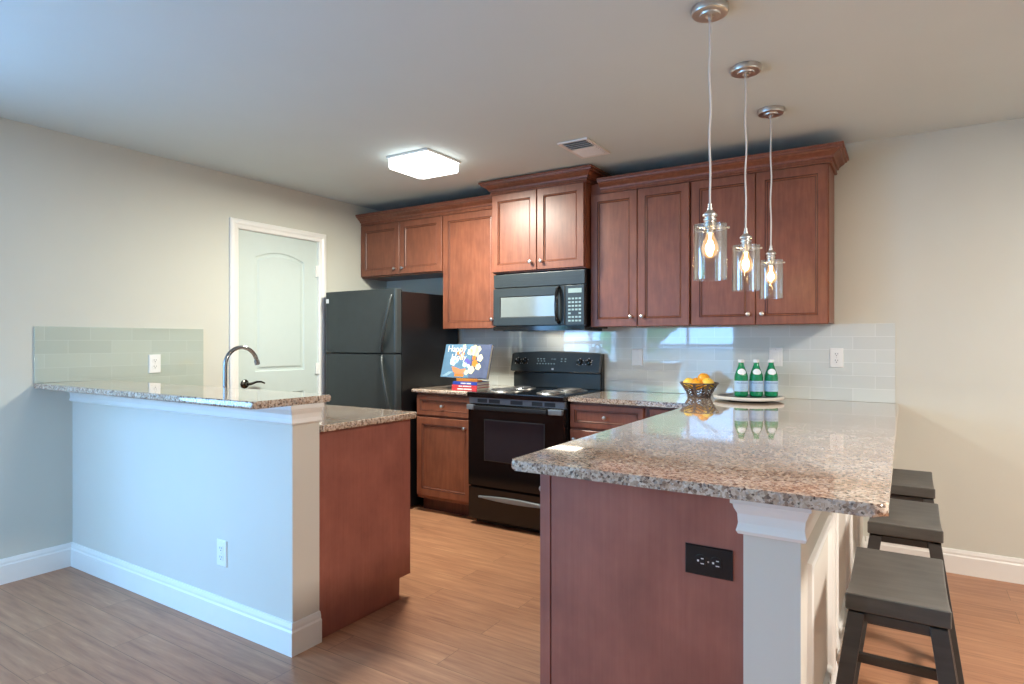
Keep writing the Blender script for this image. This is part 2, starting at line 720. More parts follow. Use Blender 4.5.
# ------------------------------------------------------------------ room shell
XR, YR = 6.4, REAR
b = B().box(-0.15, XR + 0.15, YR - 0.15, 0.15, -0.06, 0.0)
struct(obj('floor', b, 'floor', smooth=False), 'brown oak plank floor running through kitchen and dining area', 'floor')
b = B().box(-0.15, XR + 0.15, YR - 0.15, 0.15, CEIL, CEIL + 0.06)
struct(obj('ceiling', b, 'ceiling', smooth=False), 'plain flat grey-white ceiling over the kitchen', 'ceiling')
# left wall with the door opening
DY0, DY1, DZ = -1.495, -0.775, 2.068
b = B()
LW = (-5.4, -3.5, 0.30, 2.20)
b.box(-0.12, 0, YR, LW[0], 0, CEIL); b.box(-0.12, 0, LW[1], DY0, 0, CEIL)
b.box(-0.12, 0, LW[0], LW[1], 0, LW[2]); b.box(-0.12, 0, LW[0], LW[1], LW[3], CEIL)
b.box(-0.12, 0, DY1, 0.12, 0, CEIL); b.box(-0.12, 0, DY0, DY1, DZ, CEIL)
struct(obj('wall_left', b, 'wall', smooth=False), 'beige painted wall on the left holding the white door', 'wall')
b = B().box(-0.12, XR + 0.12, 0, 0.12, 0, CEIL)
struct(obj('wall_back', b, 'wall', smooth=False), 'beige painted back wall behind the cabinets and range', 'wall')
b = B().box(XR, XR + 0.12, YR, 0, 0, CEIL)
struct(obj('wall_right', b, 'wall', smooth=False), 'beige painted side wall of the dining area', 'wall')
# rear wall with two window openings
WIN = [(0.30, 1.80, 0.25, 2.15)]
b = B()
b.box(-0.12, WIN[0][0], YR - 0.12, YR, 0, CEIL)
b.box(WIN[0][1], XR + 0.12, YR - 0.12, YR, 0, CEIL)
for x0, x1, z0, z1 in WIN:
    b.box(x0, x1, YR - 0.12, YR, 0, z0); b.box(x0, x1, YR - 0.12, YR, z1, CEIL)
struct(obj('wall_rear', b, 'wall', smooth=False), 'beige painted wall with a window facing the kitchen', 'wall')
for i, (x0, x1, z0, z1) in enumerate(WIN):
    b = B()
    ym = YR - 0.05
    for (a0, a1, c0, c1) in ((x0, x0 + .05, z0, z1), (x1 - .05, x1, z0, z1), (x0 + .05, x1 - .05, z0, z0 + .05), (x0 + .05, x1 - .05, z1 - .05, z1),
                             (x0 + .05, x1 - .05, (z0 + z1) / 2 - .025, (z0 + z1) / 2 + .025), ((x0 + x1) / 2 - .02, (x0 + x1) / 2 + .02, z0 + .05, z1 - .05)):
        b.box(a0, a1, ym - .03, ym + .03, c0, c1, 0.004)
    struct(obj('window_%d' % (i + 1), b, 'trim', smooth=False), 'white framed window in the wall facing the kitchen', 'window')

b = B()
y0, y1, z0, z1 = LW
for (a0, a1, c0, c1) in ((y0, y0 + .05, z0, z1), (y1 - .05, y1, z0, z1), (y0 + .05, y1 - .05, z0, z0 + .05), (y0 + .05, y1 - .05, z1 - .05, z1),
                         (y0 + .05, y1 - .05, (z0 + z1) / 2 - .025, (z0 + z1) / 2 + .025), ((y0 + y1) / 2 - .02, (y0 + y1) / 2 + .02, z0 + .05, z1 - .05)):
    b.box(-0.08, -0.02, a0, a1, c0, c1, 0.004)
struct(obj('window_2', b, 'trim', smooth=False), 'white framed window in the left wall of the dining area', 'window')
# outside, seen only mirrored in the glass tiles
b = B()
for k in range(60):
    b.sphere((random.uniform(-1.7, -0.3), random.uniform(-9.4, -8.6), random.uniform(1.3, 3.1)), random.uniform(0.2, 0.45), sub=2)
tag(obj('hedge', b, 'leaf', origin=(0, -9, 0)), 'tall green hedge outside beyond the patio', 'hedge')['kind'] = 'stuff'
b = B().box(-2.6, 1.6, -9.9, -9.8, -0.06, 1.12)
for k in range(8):
    b.box(-2.6, 1.6, -9.8, -9.79, 0.02 + k * 0.135, 0.14 + k * 0.135)
b.hexa([(-1.5, -9.75, 1.3), (-1.4, -9.75, 1.3), (-1.4, -9.68, 1.3), (-1.5, -9.68, 1.3), (0.5, -9.75, 2.6), (0.6, -9.75, 2.6), (0.6, -9.68, 2.6), (0.5, -9.68, 2.6)])
tag(obj('garden_wall', b, 'deck', smooth=False, origin=(0, -9.8, 0)), 'pale boarded garden wall with sloping rail beyond the patio', 'wall')
b = B().box(-4, 9, -12, YR - 0.15, -0.2, -0.06)
struct(obj('patio', b, 'patio', smooth=False), 'pale patio ground outside the windows', 'patio')

BB = [(0, 0), (0.016, 0), (0.016, 0.095), (0.011, 0.102), (0.011, 0.112), (0.006, 0.128), (0, 0.130)]   # baseboard profile
CAP = [(0, 0.930), (0.012, 0.930), (0.017, 0.937), (0.014, 0.945), (0.012, 0.953), (0.014, 0.972), (0.022, 0.985), (0.024, 0.992), (0.030, 0.994), (0.030, 1.0095), (0, 1.0095)]
# half wall under the bar
HY, HT, HX = -2.53, 0.137, 1.899
b = B().box(0, HX, HY, HY + HT, 0, 1.01)
struct(obj('wall_half', b, 'halfwall', smooth=False), 'pale painted half wall under the raised granite bar', 'wall')
b = B().sweep([(0.0, HY), (HX, HY), (HX, HY + HT)], BB)
struct(obj('baseboard_half', b, 'trim', smooth=False), 'white baseboard around the foot of the half wall', 'baseboard')
b = B().sweep([(0.0, HY), (HX, HY), (HX, HY + HT)], CAP)
struct(obj('trim_1', b, 'trim', smooth=False), 'white cap molding under the raised bar on the half wall', 'trim')
b = B().sweep([(0.0, YR), (0.0, HY)][::-1], [(-o, h) for o, h in BB])
struct(obj('baseboard_left', b, 'trim', smooth=False), 'white baseboard along the left wall', 'baseboard')
# peninsula pony wall
PX0, PX1, PY = 3.651, 3.783, -2.55
b = B().box(PX0, PX1, PY, 0, 0, 0.883)
struct(obj('wall_peninsula', b, 'halfwall', smooth=False), 'white painted knee wall with end post under the peninsula counter', 'wall')
CAP2 = [(o * 0.9, 0.8835 - (1.0095 - h) * 1.22) for o, h in CAP]
b = B().sweep([(PX0, PY + 0.016), (PX0, PY), (PX1, PY), (PX1, -0.001)], CAP2)
struct(obj('trim_2', b, 'trim', smooth=False), 'white stepped cap molding around top of peninsula post', 'trim')
b = B().sweep([(PX0, PY + 0.016), (PX0, PY), (PX1, PY), (PX1, -0.001)], BB)
struct(obj('baseboard_peninsula', b, 'trim', smooth=False), 'white baseboard around foot of peninsula post', 'baseboard')
b = B().sweep([(PX1 + 0.016, 0), (XR, 0)], BB)
struct(obj('baseboard_back', b, 'trim', smooth=False), 'white baseboard along the back wall behind the stools', 'baseboard')
# picture-frame panelling on the stool side of the knee wall
fx = lambda u, w, d: (PX1 + d, u, w)
PF = [(0.0, 0), (0.004, 0.010), (0.014, 0.014), (0.024, 0.010), (0.030, 0.004), (0.036, 0.0)]
b = B()
for y0, y1 in ((-2.43, -1.90), (-1.74, -1.21), (-1.05, -0.52)):
    b.sweep([(y0, 0.19), (y0, 0.70), (y1, 0.70), (y1, 0.19)], [(o, h) for o, h in PF] + [(0.036, -0.001), (0, -0.001)], fn=fx, closed=True)
for y in (-1.86, -1.78, -1.17, -1.09):
    b.box(PX1, PX1 + 0.008, y - 0.025, y + 0.025, 0.13, 0.80, 0.003)
struct(obj('trim_3', b, 'trim', ang=20), 'white picture-frame panel molding on the stool side of the peninsula', 'trim')

# ------------------------------------------------------------------ door in the left wall
dr = bpy.data.objects.new('door_1', None)
COL.objects.link(dr)
dr.location = (0, (DY0 + DY1) / 2, 0)
struct(dr, 'white interior door with arched panel in the left wall', 'door')
xf = -0.012
fd = lambda u, w, d: (xf + d, u, w)
b = B()
outer = rect(DY0 + 0.004, DY1 - 0.004, 0.008, DZ - 0.004)


def arch(y0, y1, z0, z1, rise):
    pts = [(y0, z0), (y1, z0)]
    n = 16
    for k in range(n + 1):
        t = k / n
        y = y1 + (y0 - y1) * t
        pts.append((y, z1 + rise * math.sin(PI * t) ** 0.9))
    return pts


holes = [arch(-1.349, -0.909, 1.045, 1.884, 0.052), rect(-1.349, -0.909, 0.20, 0.88)]
b.face_with_holes(outer, holes, fd)
for h in holes:
    b.rings(h, [(0, 0, 0), (0.008, -0.009, 0), (0.022, -0.009, 0), (0.036, -0.001, 0), (0.046, -0.001, 0)], fd, back=False)
b.rings(outer, [(0, -0.034, 0), (0, 0, 0)], fd, cap=False)
obj('door_slab', b, 'doorwhite', dr, ang=25)
b = B()
CS = [(0.0, 0), (0.0, 0.012), (0.012, 0.018), (0.03, 0.018), (0.042, 0.012), (0.062, 0.010), (0.068, 0.005), (0.068, 0)]
CS = [(0.072 - o, h) for o, h in CS]
b.sweep([(DY1 - 0.006, 0.0), (DY1 - 0.006, DZ - 0.006), (DY0 + 0.006, DZ - 0.006), (DY0 + 0.006, 0.0)], CS, fn=lambda y, z, h: (h, y, z))
obj('casing', b, 'trim', dr, ang=20)
b = B()
for y0, y1, z0, z1 in ((DY0 - .0005, DY0 + .003, 0, DZ), (DY1 - .003, DY1 + .0005, 0, DZ), (DY0, DY1, DZ - .003, DZ + .0005)):
    b.box(-0.11, 0.0, y0, y1, z0, z1)
obj('jamb', b, 'trim', dr, smooth=False)
for z in (0.25, 1.05, 1.83):
    b = B().lathe([(0.006, z - 0.045), (0.006, z + 0.045)], (0.004, DY1 - 0.006, 0), 12)
    b.box(-0.010, 0.0, DY1 - 0.03, DY1 - 0.004, z - 0.045, z + 0.045)
    obj('hinge', b, 'trim', dr)
b = B()
b.lathe([(0.0, 0), (0.032, 0), (0.033, 0.006), (0.028, 0.012), (0.014, 0.016), (0.012, 0.045), (0, 0.045)], (xf, -1.435, 0.962), 24, mat=Matrix.Rotation(PI / 2, 4, 'Y'))
b.tube([(xf + 0.045, -1.44, 0.962), (xf + 0.048, -1.41, 0.964), (xf + 0.046, -1.37, 0.975), (xf + 0.044, -1.33, 0.973), (xf + 0.044, -1.30, 0.962)], 0.008, 10,
       rad=[0.011, 0.010, 0.008, 0.007, 0.006])
obj('lever_handle', b, 'bronze', dr, 'dark pewter curved lever handle')

# ------------------------------------------------------------------ backsplashes
XS = 3.944
b = B().box(0.86, XS, -0.008, 0.0, 0.9145, 1.3716, 0.0015)
tag(obj('backsplash', b, 'tile', origin=(3.845 - 0.2286 * 10, 0, 0.9144)), 'pale glass subway tile backsplash along the back wall behind the range', 'backsplash')
b = B().prism([(-2.716, 1.0405), (-2.3295, 1.0405), (-2.3295, 0.9145), (-1.755, 0.9145), (-1.755, 1.350), (-2.716, 1.350)], 0.0, 0.008, 0.0015, 2, top_only=True, fn=lambda y, z, x: (x, y, z))
tag(obj('backsplash', b, 'tile_l', origin=(0, -2.441, 0.9144 - 0.0215)), 'grey-green glass subway tile backsplash on left wall above the raised bar', 'backsplash')


# ------------------------------------------------------------------ cabinets
RAIL = [(0, 0.0, 0), (0, 0.017, 0), (0.003, 0.020, 0), (0.050, 0.020, 1), (0.0525, 0.015, 0), (0.058, 0.0165, 0), (0.0615, 0.0135, 1), (0.0635, 0.010, 0), (0.070, 0.010, 0)]
SLIM = [(0, 0.0, 0), (0, 0.017, 0), (0.003, 0.020, 0), (0.032, 0.020, 1), (0.0345, 0.015, 0), (0.039, 0.0165, 0), (0.0415, 0.0135, 1), (0.0435, 0.010, 0), (0.048, 0.010, 0)]


def front(name, parent, x0, x1, z0, z1, yb, steps=RAIL):
    """door or drawer front facing -y whose back lies on plane y = yb"""
    b = B().rings(rect(x0, x1, z0, z1), steps, lambda u, w, d: (u, yb - d, w))
    return obj(name, b, ['cherry', 'glaze'], parent, ang=20)


def knob(parent, x, y, z):
    prof = [(0, 0), (0.007, 0), (0.006, 0.012), (0.010, 0.017), (0.013, 0.022), (0.012, 0.028), (0.006, 0.031), (0, 0.031)]
    b = B().lathe(prof, (x, y, z), 16, mat=Matrix.Rotation(PI / 2, 4, 'X'))
    return obj('knob', b, 'nickel', parent, 'brushed nickel knob')


def carcass(parent, x0, x1, y0, y1, z0, z1, mat='cherry', name='body'):
    b = B().box(x0, x1, y0, y1, z0, z1, 0.0015)
    return obj(name, b, mat, parent)


UZ0, UZ1 = 1.3735, 2.335
FY = -0.305   # face of the upper carcasses
up = lambda nm, lab, x0, x1, z0: thing(nm, lab, 'cabinet', ((x0 + x1) / 2, 0, z0), 'upper wall cabinets')
# above the fridge
c = up('upper_cabinet', 'short reddish two-door wall cabinet above the black refrigerator', 0.0, 0.903, 1.815)
carcass(c, 0.001, 0.902, FY, -0.001, 1.812, UZ1)
for x0, x1, kx in ((0.006, 0.449, 0.41), (0.455, 0.897, 0.494)):
    d = front('door', c, x0, x1, 1.824, 2.258, FY)
    knob(d, kx, FY - 0.02, 1.872)
# tall single door
c = up('upper_cabinet', 'tall single-door wall cabinet between refrigerator and microwave', 0.903, 1.426, UZ0)
carcass(c, 0.903, 1.4255, FY, -0.0085, UZ0, UZ1)
d = front('door', c, 0.910, 1.420, UZ0 - 0.008, 2.258, FY)
knob(d, 1.386, FY - 0.02, 1.432)
# microwave cabinet (deeper and taller)
MX0, MX1, MYF = 1.426, 2.178, -0.385
c = up('upper_cabinet', 'raised two-door wall cabinet directly above the black microwave', MX0, MX1, 1.765)
carcass(c, MX0 + .0005, MX1 - .0005, MYF, -0.001, 1.762, 2.41)
for x0, x1, kx in ((MX0 + 0.006, 1.806, 1.765), (1.812, MX1 - 0.006, 1.853)):
    d = front('door', c, x0, x1, 1.770, 2.335, MYF)
    knob(d, kx, MYF - 0.02, 1.826)
# pair left of the pendants, pair behind the pendants
for x0, x1, xm, lab in ((2.178, 2.862, 2.518, 'tall two-door wall cabinet just right of the microwave'),
                        (2.862, 3.634, 3.248, 'tall two-door wall cabinet at right end behind the pendant lights')):
    c = up('upper_cabinet', lab, x0, x1, UZ0)
    carcass(c, x0 + .0005, x1 - (.0005 if x1 < 3 else 0), FY, -0.0085, UZ0, UZ1)
    for a0, a1, kx in ((x0 + 0.008, xm - 0.002, xm - 0.038), (xm + 0.002, x1 - 0.005, xm + 0.038)):
        d = front('door', c, a0, a1, UZ0 - 0.008, 2.258, FY)
        knob(d, kx, FY - 0.02, 1.428)

# crowns
CR = [(0.0, 2.262), (0.012, 2.262), (0.015, 2.268), (0.012, 2.276), (0.012, 2.288), (0.022, 2.289), (0.024, 2.298), (0.034, 2.308), (0.050, 2.318), (0.056, 2.327), (0.066, 2.328), (0.068, 2.338), (0.076, 2.339), (0.076, 2.352), (0.0, 2.352)]


def crown(path, dz, lab, org):
    b = B().sweep(path, [(o, h + dz) for o, h in CR])
    return tag(obj('crown_molding', b, 'cherry', ang=18, origin=org), lab, 'molding', 'cabinet crown moldings')


crown([(0.001, FY - 0.001), (MX0 - 0.001, FY - 0.001)], 0, 'reddish crown molding above refrigerator cabinet and tall single-door cabinet', (0.7, FY, 2.26))
crown([(MX0 - 0.0005, -0.3), (MX0 - 0.0005, MYF - 0.001), (MX1 + 0.0005, MYF - 0.001), (MX1 + 0.0005, -0.001)], 0.076, 'higher reddish crown molding wrapping the cabinet above the microwave', (1.8, MYF, 2.33))
crown([(MX1 + 0.078, FY - 0.001), (3.635, FY - 0.001), (3.635, -0.001)], 0, 'long reddish crown molding above the two right wall cabinets', (3.0, FY, 2.26))

# base cabinets on the back wall
BY = -0.605


def base(lab, x0, x1, drawers, doors, right_end=None):
    c = thing('base_cabinet', lab, 'cabinet', ((x0 + x1) / 2, BY / 2, 0), 'base cabinets')
    b = B().box(x0, x1, BY, -0.001, 0.10, 0.882, 0.001)
    obj('body', b, 'cherry', c)
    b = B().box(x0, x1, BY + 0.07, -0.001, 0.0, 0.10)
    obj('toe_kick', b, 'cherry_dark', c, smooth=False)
    for a0, a1 in drawers:
        d = front('drawer', c, a0, a1, 0.722, 0.868, BY, SLIM)
        knob(d, (a0 + a1) / 2, BY - 0.02, 0.795)
    for a0, a1, kx in doors:
        d = front('door', c, a0, a1, 0.125, 0.706, BY)
        knob(d, kx, BY - 0.02, 0.648)
    return c


base('reddish base cabinet with drawer and door between refrigerator and range', 0.892, 1.411, [(0.90, 1.404)], [(0.90, 1.404, 1.354)])
base('reddish base cabinet with drawer just right of the range', 2.175, 2.692, [(2.182, 2.672)], [(2.182, 2.672, 2.218)])
base('corner base cabinet in shadow where back run meets the peninsula', 2.694, 3.644, [(2.712, 3.06)], [(2.712, 3.06, 2.75)])

# end panel cabinet under the left counter
LX = 1.893
LF = -1.812
c = thing('base_cabinet', 'base cabinet behind the half wall with plain reddish end panel', 'cabinet', (1.0, -2.1, 0), 'base cabinets')
b = B().prism([(HY + HT + 0.001, 0.001), (LF - 0.082, 0.001), (LF - 0.082, 0.105), (LF - 0.002, 0.105), (LF - 0.002, 0.882), (HY + HT + 0.001, 0.882)], LX - 0.018, LX, 0.001, 1,
              fn=lambda y, z, x: (x, y, z))
obj('end_panel', b, 'panel', c, 'flat reddish end panel with toe-kick notch')
b = B().box(0.001, LX - 0.019, HY + HT + 0.001, LF - 0.022, 0.10, 0.882)
obj('body', b, 'cherry', c)
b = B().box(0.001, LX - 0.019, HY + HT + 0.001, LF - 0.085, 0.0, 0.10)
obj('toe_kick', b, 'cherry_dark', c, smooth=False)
b = B()
for a0, a1 in ((0.05, 0.50), (0.51, 0.96), (0.97, 1.42), (1.43, 1.86)):
    b = B().rings(rect(-a1, -a0, 0.125, 0.868), RAIL, lambda u, w, d: (-u, LF - 0.021 + d, w))
    d = obj('door', b, ['cherry', 'glaze'], c, ang=20)
    kb = B().lathe([(0, 0), (0.007, 0), (0.006, 0.012), (0.013, 0.022), (0.006, 0.031), (0, 0.031)], (a1 - 0.04, LF - 0.001, 0.80), 16, mat=Matrix.Rotation(-PI / 2, 4, 'X'))
    obj('knob', kb, 'nickel', d, 'brushed nickel knob')

# peninsula cabinet with end panel
c = thing('base_cabinet', 'peninsula base cabinet with wide plain reddish end panel and black outlet', 'cabinet', (3.35, -1.6, 0), 'base cabinets')
PE = PY + 0.017
b = B().box(3.092, PX0 - 0.001, PE, PE + 0.018, 0.001, 0.882, 0.001)
obj('end_panel', b, 'panel', c, 'plain reddish end panel')
b = B().box(3.053, 3.088, PE, PE + 0.02, 0.10, 0.882, 0.0015)
obj('stile', b, 'panel', c)
b = B().box(3.062, PX0 - 0.001, PE + 0.02, -0.63, 0.10, 0.882)
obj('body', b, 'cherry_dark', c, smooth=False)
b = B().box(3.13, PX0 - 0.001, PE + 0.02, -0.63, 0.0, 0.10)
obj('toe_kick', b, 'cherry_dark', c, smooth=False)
for a0, a1 in ((-2.50, -2.06), (-2.05, -1.61), (-1.60, -1.16), (-1.15, -0.72)):
    b = B().rings(rect(-a1, -a0, 0.125, 0.868), RAIL, lambda u, w, d: (3.061 - d, -u, w))
    d = obj('door', b, ['cherry', 'glaze'], c, ang=20)
    kb = B().lathe([(0, 0), (0.007, 0), (0.006, 0.012), (0.013, 0.022), (0.006, 0.031), (0, 0.031)], (3.041, a0 + 0.04, 0.80), 16, mat=Matrix.Rotation(-PI / 2, 4, 'Y'))
    obj('knob', kb, 'nickel', d, 'brushed nickel knob')

# ------------------------------------------------------------------ stone tops
CZ0, CZ1 = 0.8835, 0.914


def top(lab, poly, z0, z1, skip=(), org=None):
    xs = [p[0] for p in poly]; ys = [p[1] for p in poly]
    b = B().prism(poly, z0, z1, 0.011, 4, skip=skip)
    o = obj('countertop', b, 'granite', origin=org or (sum(xs) / len(xs), sum(ys) / len(ys), z0), ang=50)
    return tag(o, lab, 'countertop', 'granite tops')


def rounded(poly, radii, n=5):
    out = []
    m = len(poly)
    for i, p in enumerate(poly):
        r = radii.get(i, 0)
        if not r:
            out.append(p)
            continue
        p = Vector(p); a = (Vector(poly[i - 1]) - p).normalized(); c2 = (Vector(poly[(i + 1) % m]) - p).normalized()
        s = p + a * r; e = p + c2 * r
        ctr = p + (a + c2) * r
        for k in range(n + 1):
            t = k / n * PI / 2
            out.append(tuple(ctr - c2 * r * math.cos(t) - a * r * math.sin(t)))
    return out


top('small granite countertop holding the books between refrigerator and range', rect(0.865, 1.411, -0.642, -0.009), CZ0, CZ1)
pen = [(2.175, -0.642), (2.992, -0.642), (2.992, -2.615), (3.965, -2.615), (3.965, -0.001), (XS, -0.001), (XS, -0.009), (2.175, -0.009)]
pen = rounded(pen, {2: 0.02, 3: 0.03})
top('large L-shaped speckled granite peninsula countertop with bottles and fruit bowl', pen, CZ0, CZ1, org=(3.4, -1.3, CZ0))
lc = rounded(rect(0.009, 1.925, HY + HT + 0.001, LF + 0.022), {2: 0.02})
top('lower granite countertop behind the half wall with the faucet', lc, CZ0, CZ1)
bar = rounded(rect(0.009, 1.912, -2.720, -2.330), {1: 0.012, 2: 0.02})
o = tag(obj('bar_top', B().prism(bar, 1.010, 1.040, 0.011, 4), 'granite', origin=(1.0, -2.5, 1.01), ang=50), 'raised granite bar top along the half wall on the left', 'countertop', 'granite tops')

# ------------------------------------------------------------------ faucet
f = thing('faucet', 'tall gooseneck steel faucet behind the raised bar', 'faucet', (1.09, -2.30, CZ1))
b = B().lathe([(0, CZ1), (0.028, CZ1), (0.028, CZ1 + 0.008), (0.019, CZ1 + 0.014), (0.017, CZ1 + 0.075), (0.013, CZ1 + 0.085), (0, CZ1 + 0.085)], (1.09, -2.30, 0), 24)
obj('base', b, 'steel', f)
pts = [(1.09, -2.30, CZ1 + 0.07), (1.09, -2.30, 1.06), (1.09, -2.30, 1.145)]
R_ = 0.092
for k in range(1, 15):
    a = PI - k * (PI * 0.96) / 14
    pts.append((1.09, -2.30 + R_ + R_ * math.cos(a), 1.145 + R_ * math.sin(a)))
b = B().tube(pts, 0.0105, 14)
e = Vector(pts[-1]); dvec = (Vector(pts[-1]) - Vector(pts[-2])).normalized()
b.tube([e - dvec * 0.012, e + dvec * 0.012], 0.0135, 14)
obj('spout', b, 'steel', f)
b = B().tube([(1.09, -2.30, 0.965), (1.13, -2.30, 0.975), (1.17, -2.30, 0.99)], 0.006, 10, rad=[0.010, 0.006, 0.005])
obj('lever', b, 'steel', f)

# ------------------------------------------------------------------ refrigerator
FX0, FX1 = 0.076, 0.836
r = thing('refrigerator', 'black top-freezer refrigerator in the corner beside the door', 'refrigerator', ((FX0 + FX1) / 2, -0.4, 0))
b = B().box(FX0, FX1, -0.715, -0.03, 0.02, 1.640, 0.004)
obj('cabinet', b, 'blacktex', r)
b = B().box(FX0 + 0.01, FX1 - 0.01, -0.722, -0.715, 0.05, 1.63)
obj('gasket', b, 'blackmat', r, smooth=False)


def fdoor(z0, z1, hz0, hz1, flip):
    b = B()
    ya = -0.722
    poly = [(FX0, ya), (FX1, ya), (FX1, ya - 0.040), (FX1 - 0.008, ya - 0.054), (FX1 - 0.022, ya - 0.060)]
    n = 10
    for k in range(1, n):
        t = k / n
        poly.append((FX1 - 0.022 + (FX0 - FX1 + 0.044) * t, ya - 0.060 - 0.006 * math.sin(PI * t)))
    poly += [(FX0 + 0.022, ya - 0.060), (FX0 + 0.008, ya - 0.054), (FX0, ya - 0.040)]
    b.prism(poly, z0, z1, 0.004, 2)
    d = obj('freezer_door' if flip else 'fridge_door', b, 'blackdoor', r, ang=50)
    # bowed handle on the right side
    pts = []
    rad = []
    for k in range(15):
        t = k / 14
        s = t if flip else 1 - t
        z = hz0 + (hz1 - hz0) * t
        pts.append((FX1 - 0.035 - 0.10 * (1 - s) ** 1.7, ya - 0.064 - 0.038 * math.sin(PI * t) ** 0.6, z))
        rad.append(0.012)
    hb = B().tube(pts, 0.012, 12, rad=rad)
    obj('handle', hb, 'blackdoor', d)
    return d


d = fdoor(1.182, 1.657, 1.19, 1.61, True)
b = B().box(FX0 + 0.02, FX0 + 0.05, -0.7875, -0.7835, 1.568, 1.602, 0.001)
obj('badge', b, 'white_mark', d, 'small pale square badge')
fdoor(0.07, 1.170, 0.70, 1.158, False)
b = B().box(FX0 + 0.01, FX1 - 0.01, -0.735, -0.60, 0.02, 0.062, 0.003)
obj('base_grille', b, 'blackmat', r)
b = B().box(FX1 - 0.09, FX1 - 0.01, -0.765, -0.70, 1.641, 1.652, 0.003)
obj('hinge_cover', b, 'blackmat', r)
for x in (FX0 + 0.06, FX1 - 0.06):
    for y in (-0.66, -0.10):
        b = B().lathe([(0, 0), (0.02, 0), (0.02, 0.02), (0, 0.02)], (x, y, 0), 16)
        obj('foot', b, 'blackmat', r)

# ------------------------------------------------------------------ microwave
mw = thing('microwave', 'black over-the-range microwave hung below the raised cabinet', 'microwave', (1.81, -0.2, 1.36))
A0, A1 = 1.438, 2.174
b = B().box(A0, A1, -0.365, -0.0085, 1.358, 1.760, 0.003)
b.box(1.50, 2.14, -0.36, -0.03, 1.342, 1.358, 0.002)
obj('body', b, 'black', mw)
b = B().box(A0, A1, -0.392, -0.365, 1.655, 1.752, 0.005)
for k in range(3):
    z = 1.676 + k * 0.022
    b.box(A0 + 0.03, A1 - 0.03, -0.3935, -0.391, z, z + 0.006)
obj('vent_grille', b, 'blackdoor', mw)
b = B().rings(rect(A0, 2.028, 1.378, 1.650), [(0, 0, 0), (0, 0.030, 0), (0.005, 0.035, 0), (0.060, 0.035, 0), (0.066, 0.030, 1), (0.068, 0.030, 1)],
              lambda u, w, d: (u, -0.365 - d, w))
d = obj('door', b, ['blackdoor', 'mwglass'], mw, ang=20)
hb = B().tube([(1.984, -0.398, 1.398), (1.984, -0.425, 1.41), (1.984, -0.437, 1.462), (1.984, -0.440, 1.52), (1.984, -0.437, 1.577), (1.984, -0.425, 1.624), (1.984, -0.398, 1.637)], 0.014, 12)
obj('handle', hb, 'black', d)
b = B().box(2.032, A1, -0.400, -0.365, 1.378, 1.650, 0.004)
k_ = obj('control_panel', b, 'blackdoor', mw)
b = B().box(2.055, 2.155, -0.4012, -0.3995, 1.597, 1.627)
for rr in range(7):
    for cc in range(4):
        if rr == 2 and cc in (1, 2):
            continue
        b.box(2.055 + cc * 0.026, 2.073 + cc * 0.026, -0.4012, -0.3995, 1.402 + rr * 0.025, 1.414 + rr * 0.025)
obj('keypad', b, 'keypad', k_, 'pale printed keypad', smooth=False)
b = B()
poly = [(A0, -0.36), (A1, -0.36)]
for k in range(13):
    t = k / 12
    poly.append((A1 + (A0 - A1) * t, -0.395 - 0.012 * math.sin(PI * t)))
b.prism(poly, 1.346, 1.375, 0.004, 2)
obj('bottom_trim', b, 'black', mw)
area_light('microwave_cooktop_lamp', (1.84, -0.13, 1.339), (0, 0, 0), 0.34, 0.16, 0.7, (1.0, 0.88, 0.70))

# ------------------------------------------------------------------ range
rg = thing('range', 'black electric coil range between the two base cabinets', 'stove', (1.81, -0.34, 0))
G0, G1 = 1.4145, 2.1705
b = B().box(G0, G1, -0.640, -0.02, 0.03, 0.890, 0.002)
obj('body', b, 'black', rg)
b = B().box(G0 + 0.02, G1 - 0.02, -0.60, -0.05, 0.0, 0.03)
obj('base', b, 'blackmat', rg, smooth=False)
b = B().box(G0 - 0.001, G1 + 0.001, -0.690, -0.075, 0.882, 0.918, 0.006)
ct = obj('cooktop', b, 'black', rg)
for (x, y, rad) in ((1.605, -0.500, 0.100), (1.595, -0.235, 0.078), (1.975, -0.500, 0.078), (1.985, -0.235, 0.100)):
    pan = B().lathe([(rad * 0.25, 0.9175), (rad * 0.85, 0.9185), (rad * 1.08, 0.9205), (rad * 1.22, 0.9225), (rad * 1.26, 0.9190), (rad * 1.2, 0.9170)], (x, y, 0), 40, close=False)
    p = obj('drip_pan', pan, 'chrome', ct, 'chrome drip pan')
    pts = []
    turns = 4 if rad > 0.09 else 3
    for k in range(turns * 28):
        a = 2 * PI * k / 28
        rr = 0.018 + (rad - 0.024) * k / (turns * 28)
        pts.append((x + rr * math.cos(a), y + rr * math.sin(a), 0.9285))
    cb = B().tube(pts, 0.005, 8)
    for q in range(3):
        a = q * 2 * PI / 3 + 0.4
        cb.box(0.01, rad, -0.002, 0.002, -0.008, -0.003, mat=Matrix.Translation((x, y, 0.9285)) @ Matrix.Rotation(a, 4, 'Z'))
    obj('coil_burner', cb, 'coil', ct, 'dark spiral coil burner')
# vent strip with slots under the cooktop lip
b = B().box(G0 + 0.004, G1 - 0.004, -0.668, -0.640, 0.838, 0.884, 0.003)
vs = obj('vent_strip', b, 'greyplastic', rg, 'grey vent strip with dark slots')
for x0, x1 in ((1.49, 1.57), (1.585, 1.675), (1.76, 1.855), (1.925, 2.005), (2.02, 2.10)):
    b = B().box(x0, x1, -0.6695, -0.667, 0.846, 0.872, 0.0015)
    obj('slot', b, 'slot', vs)
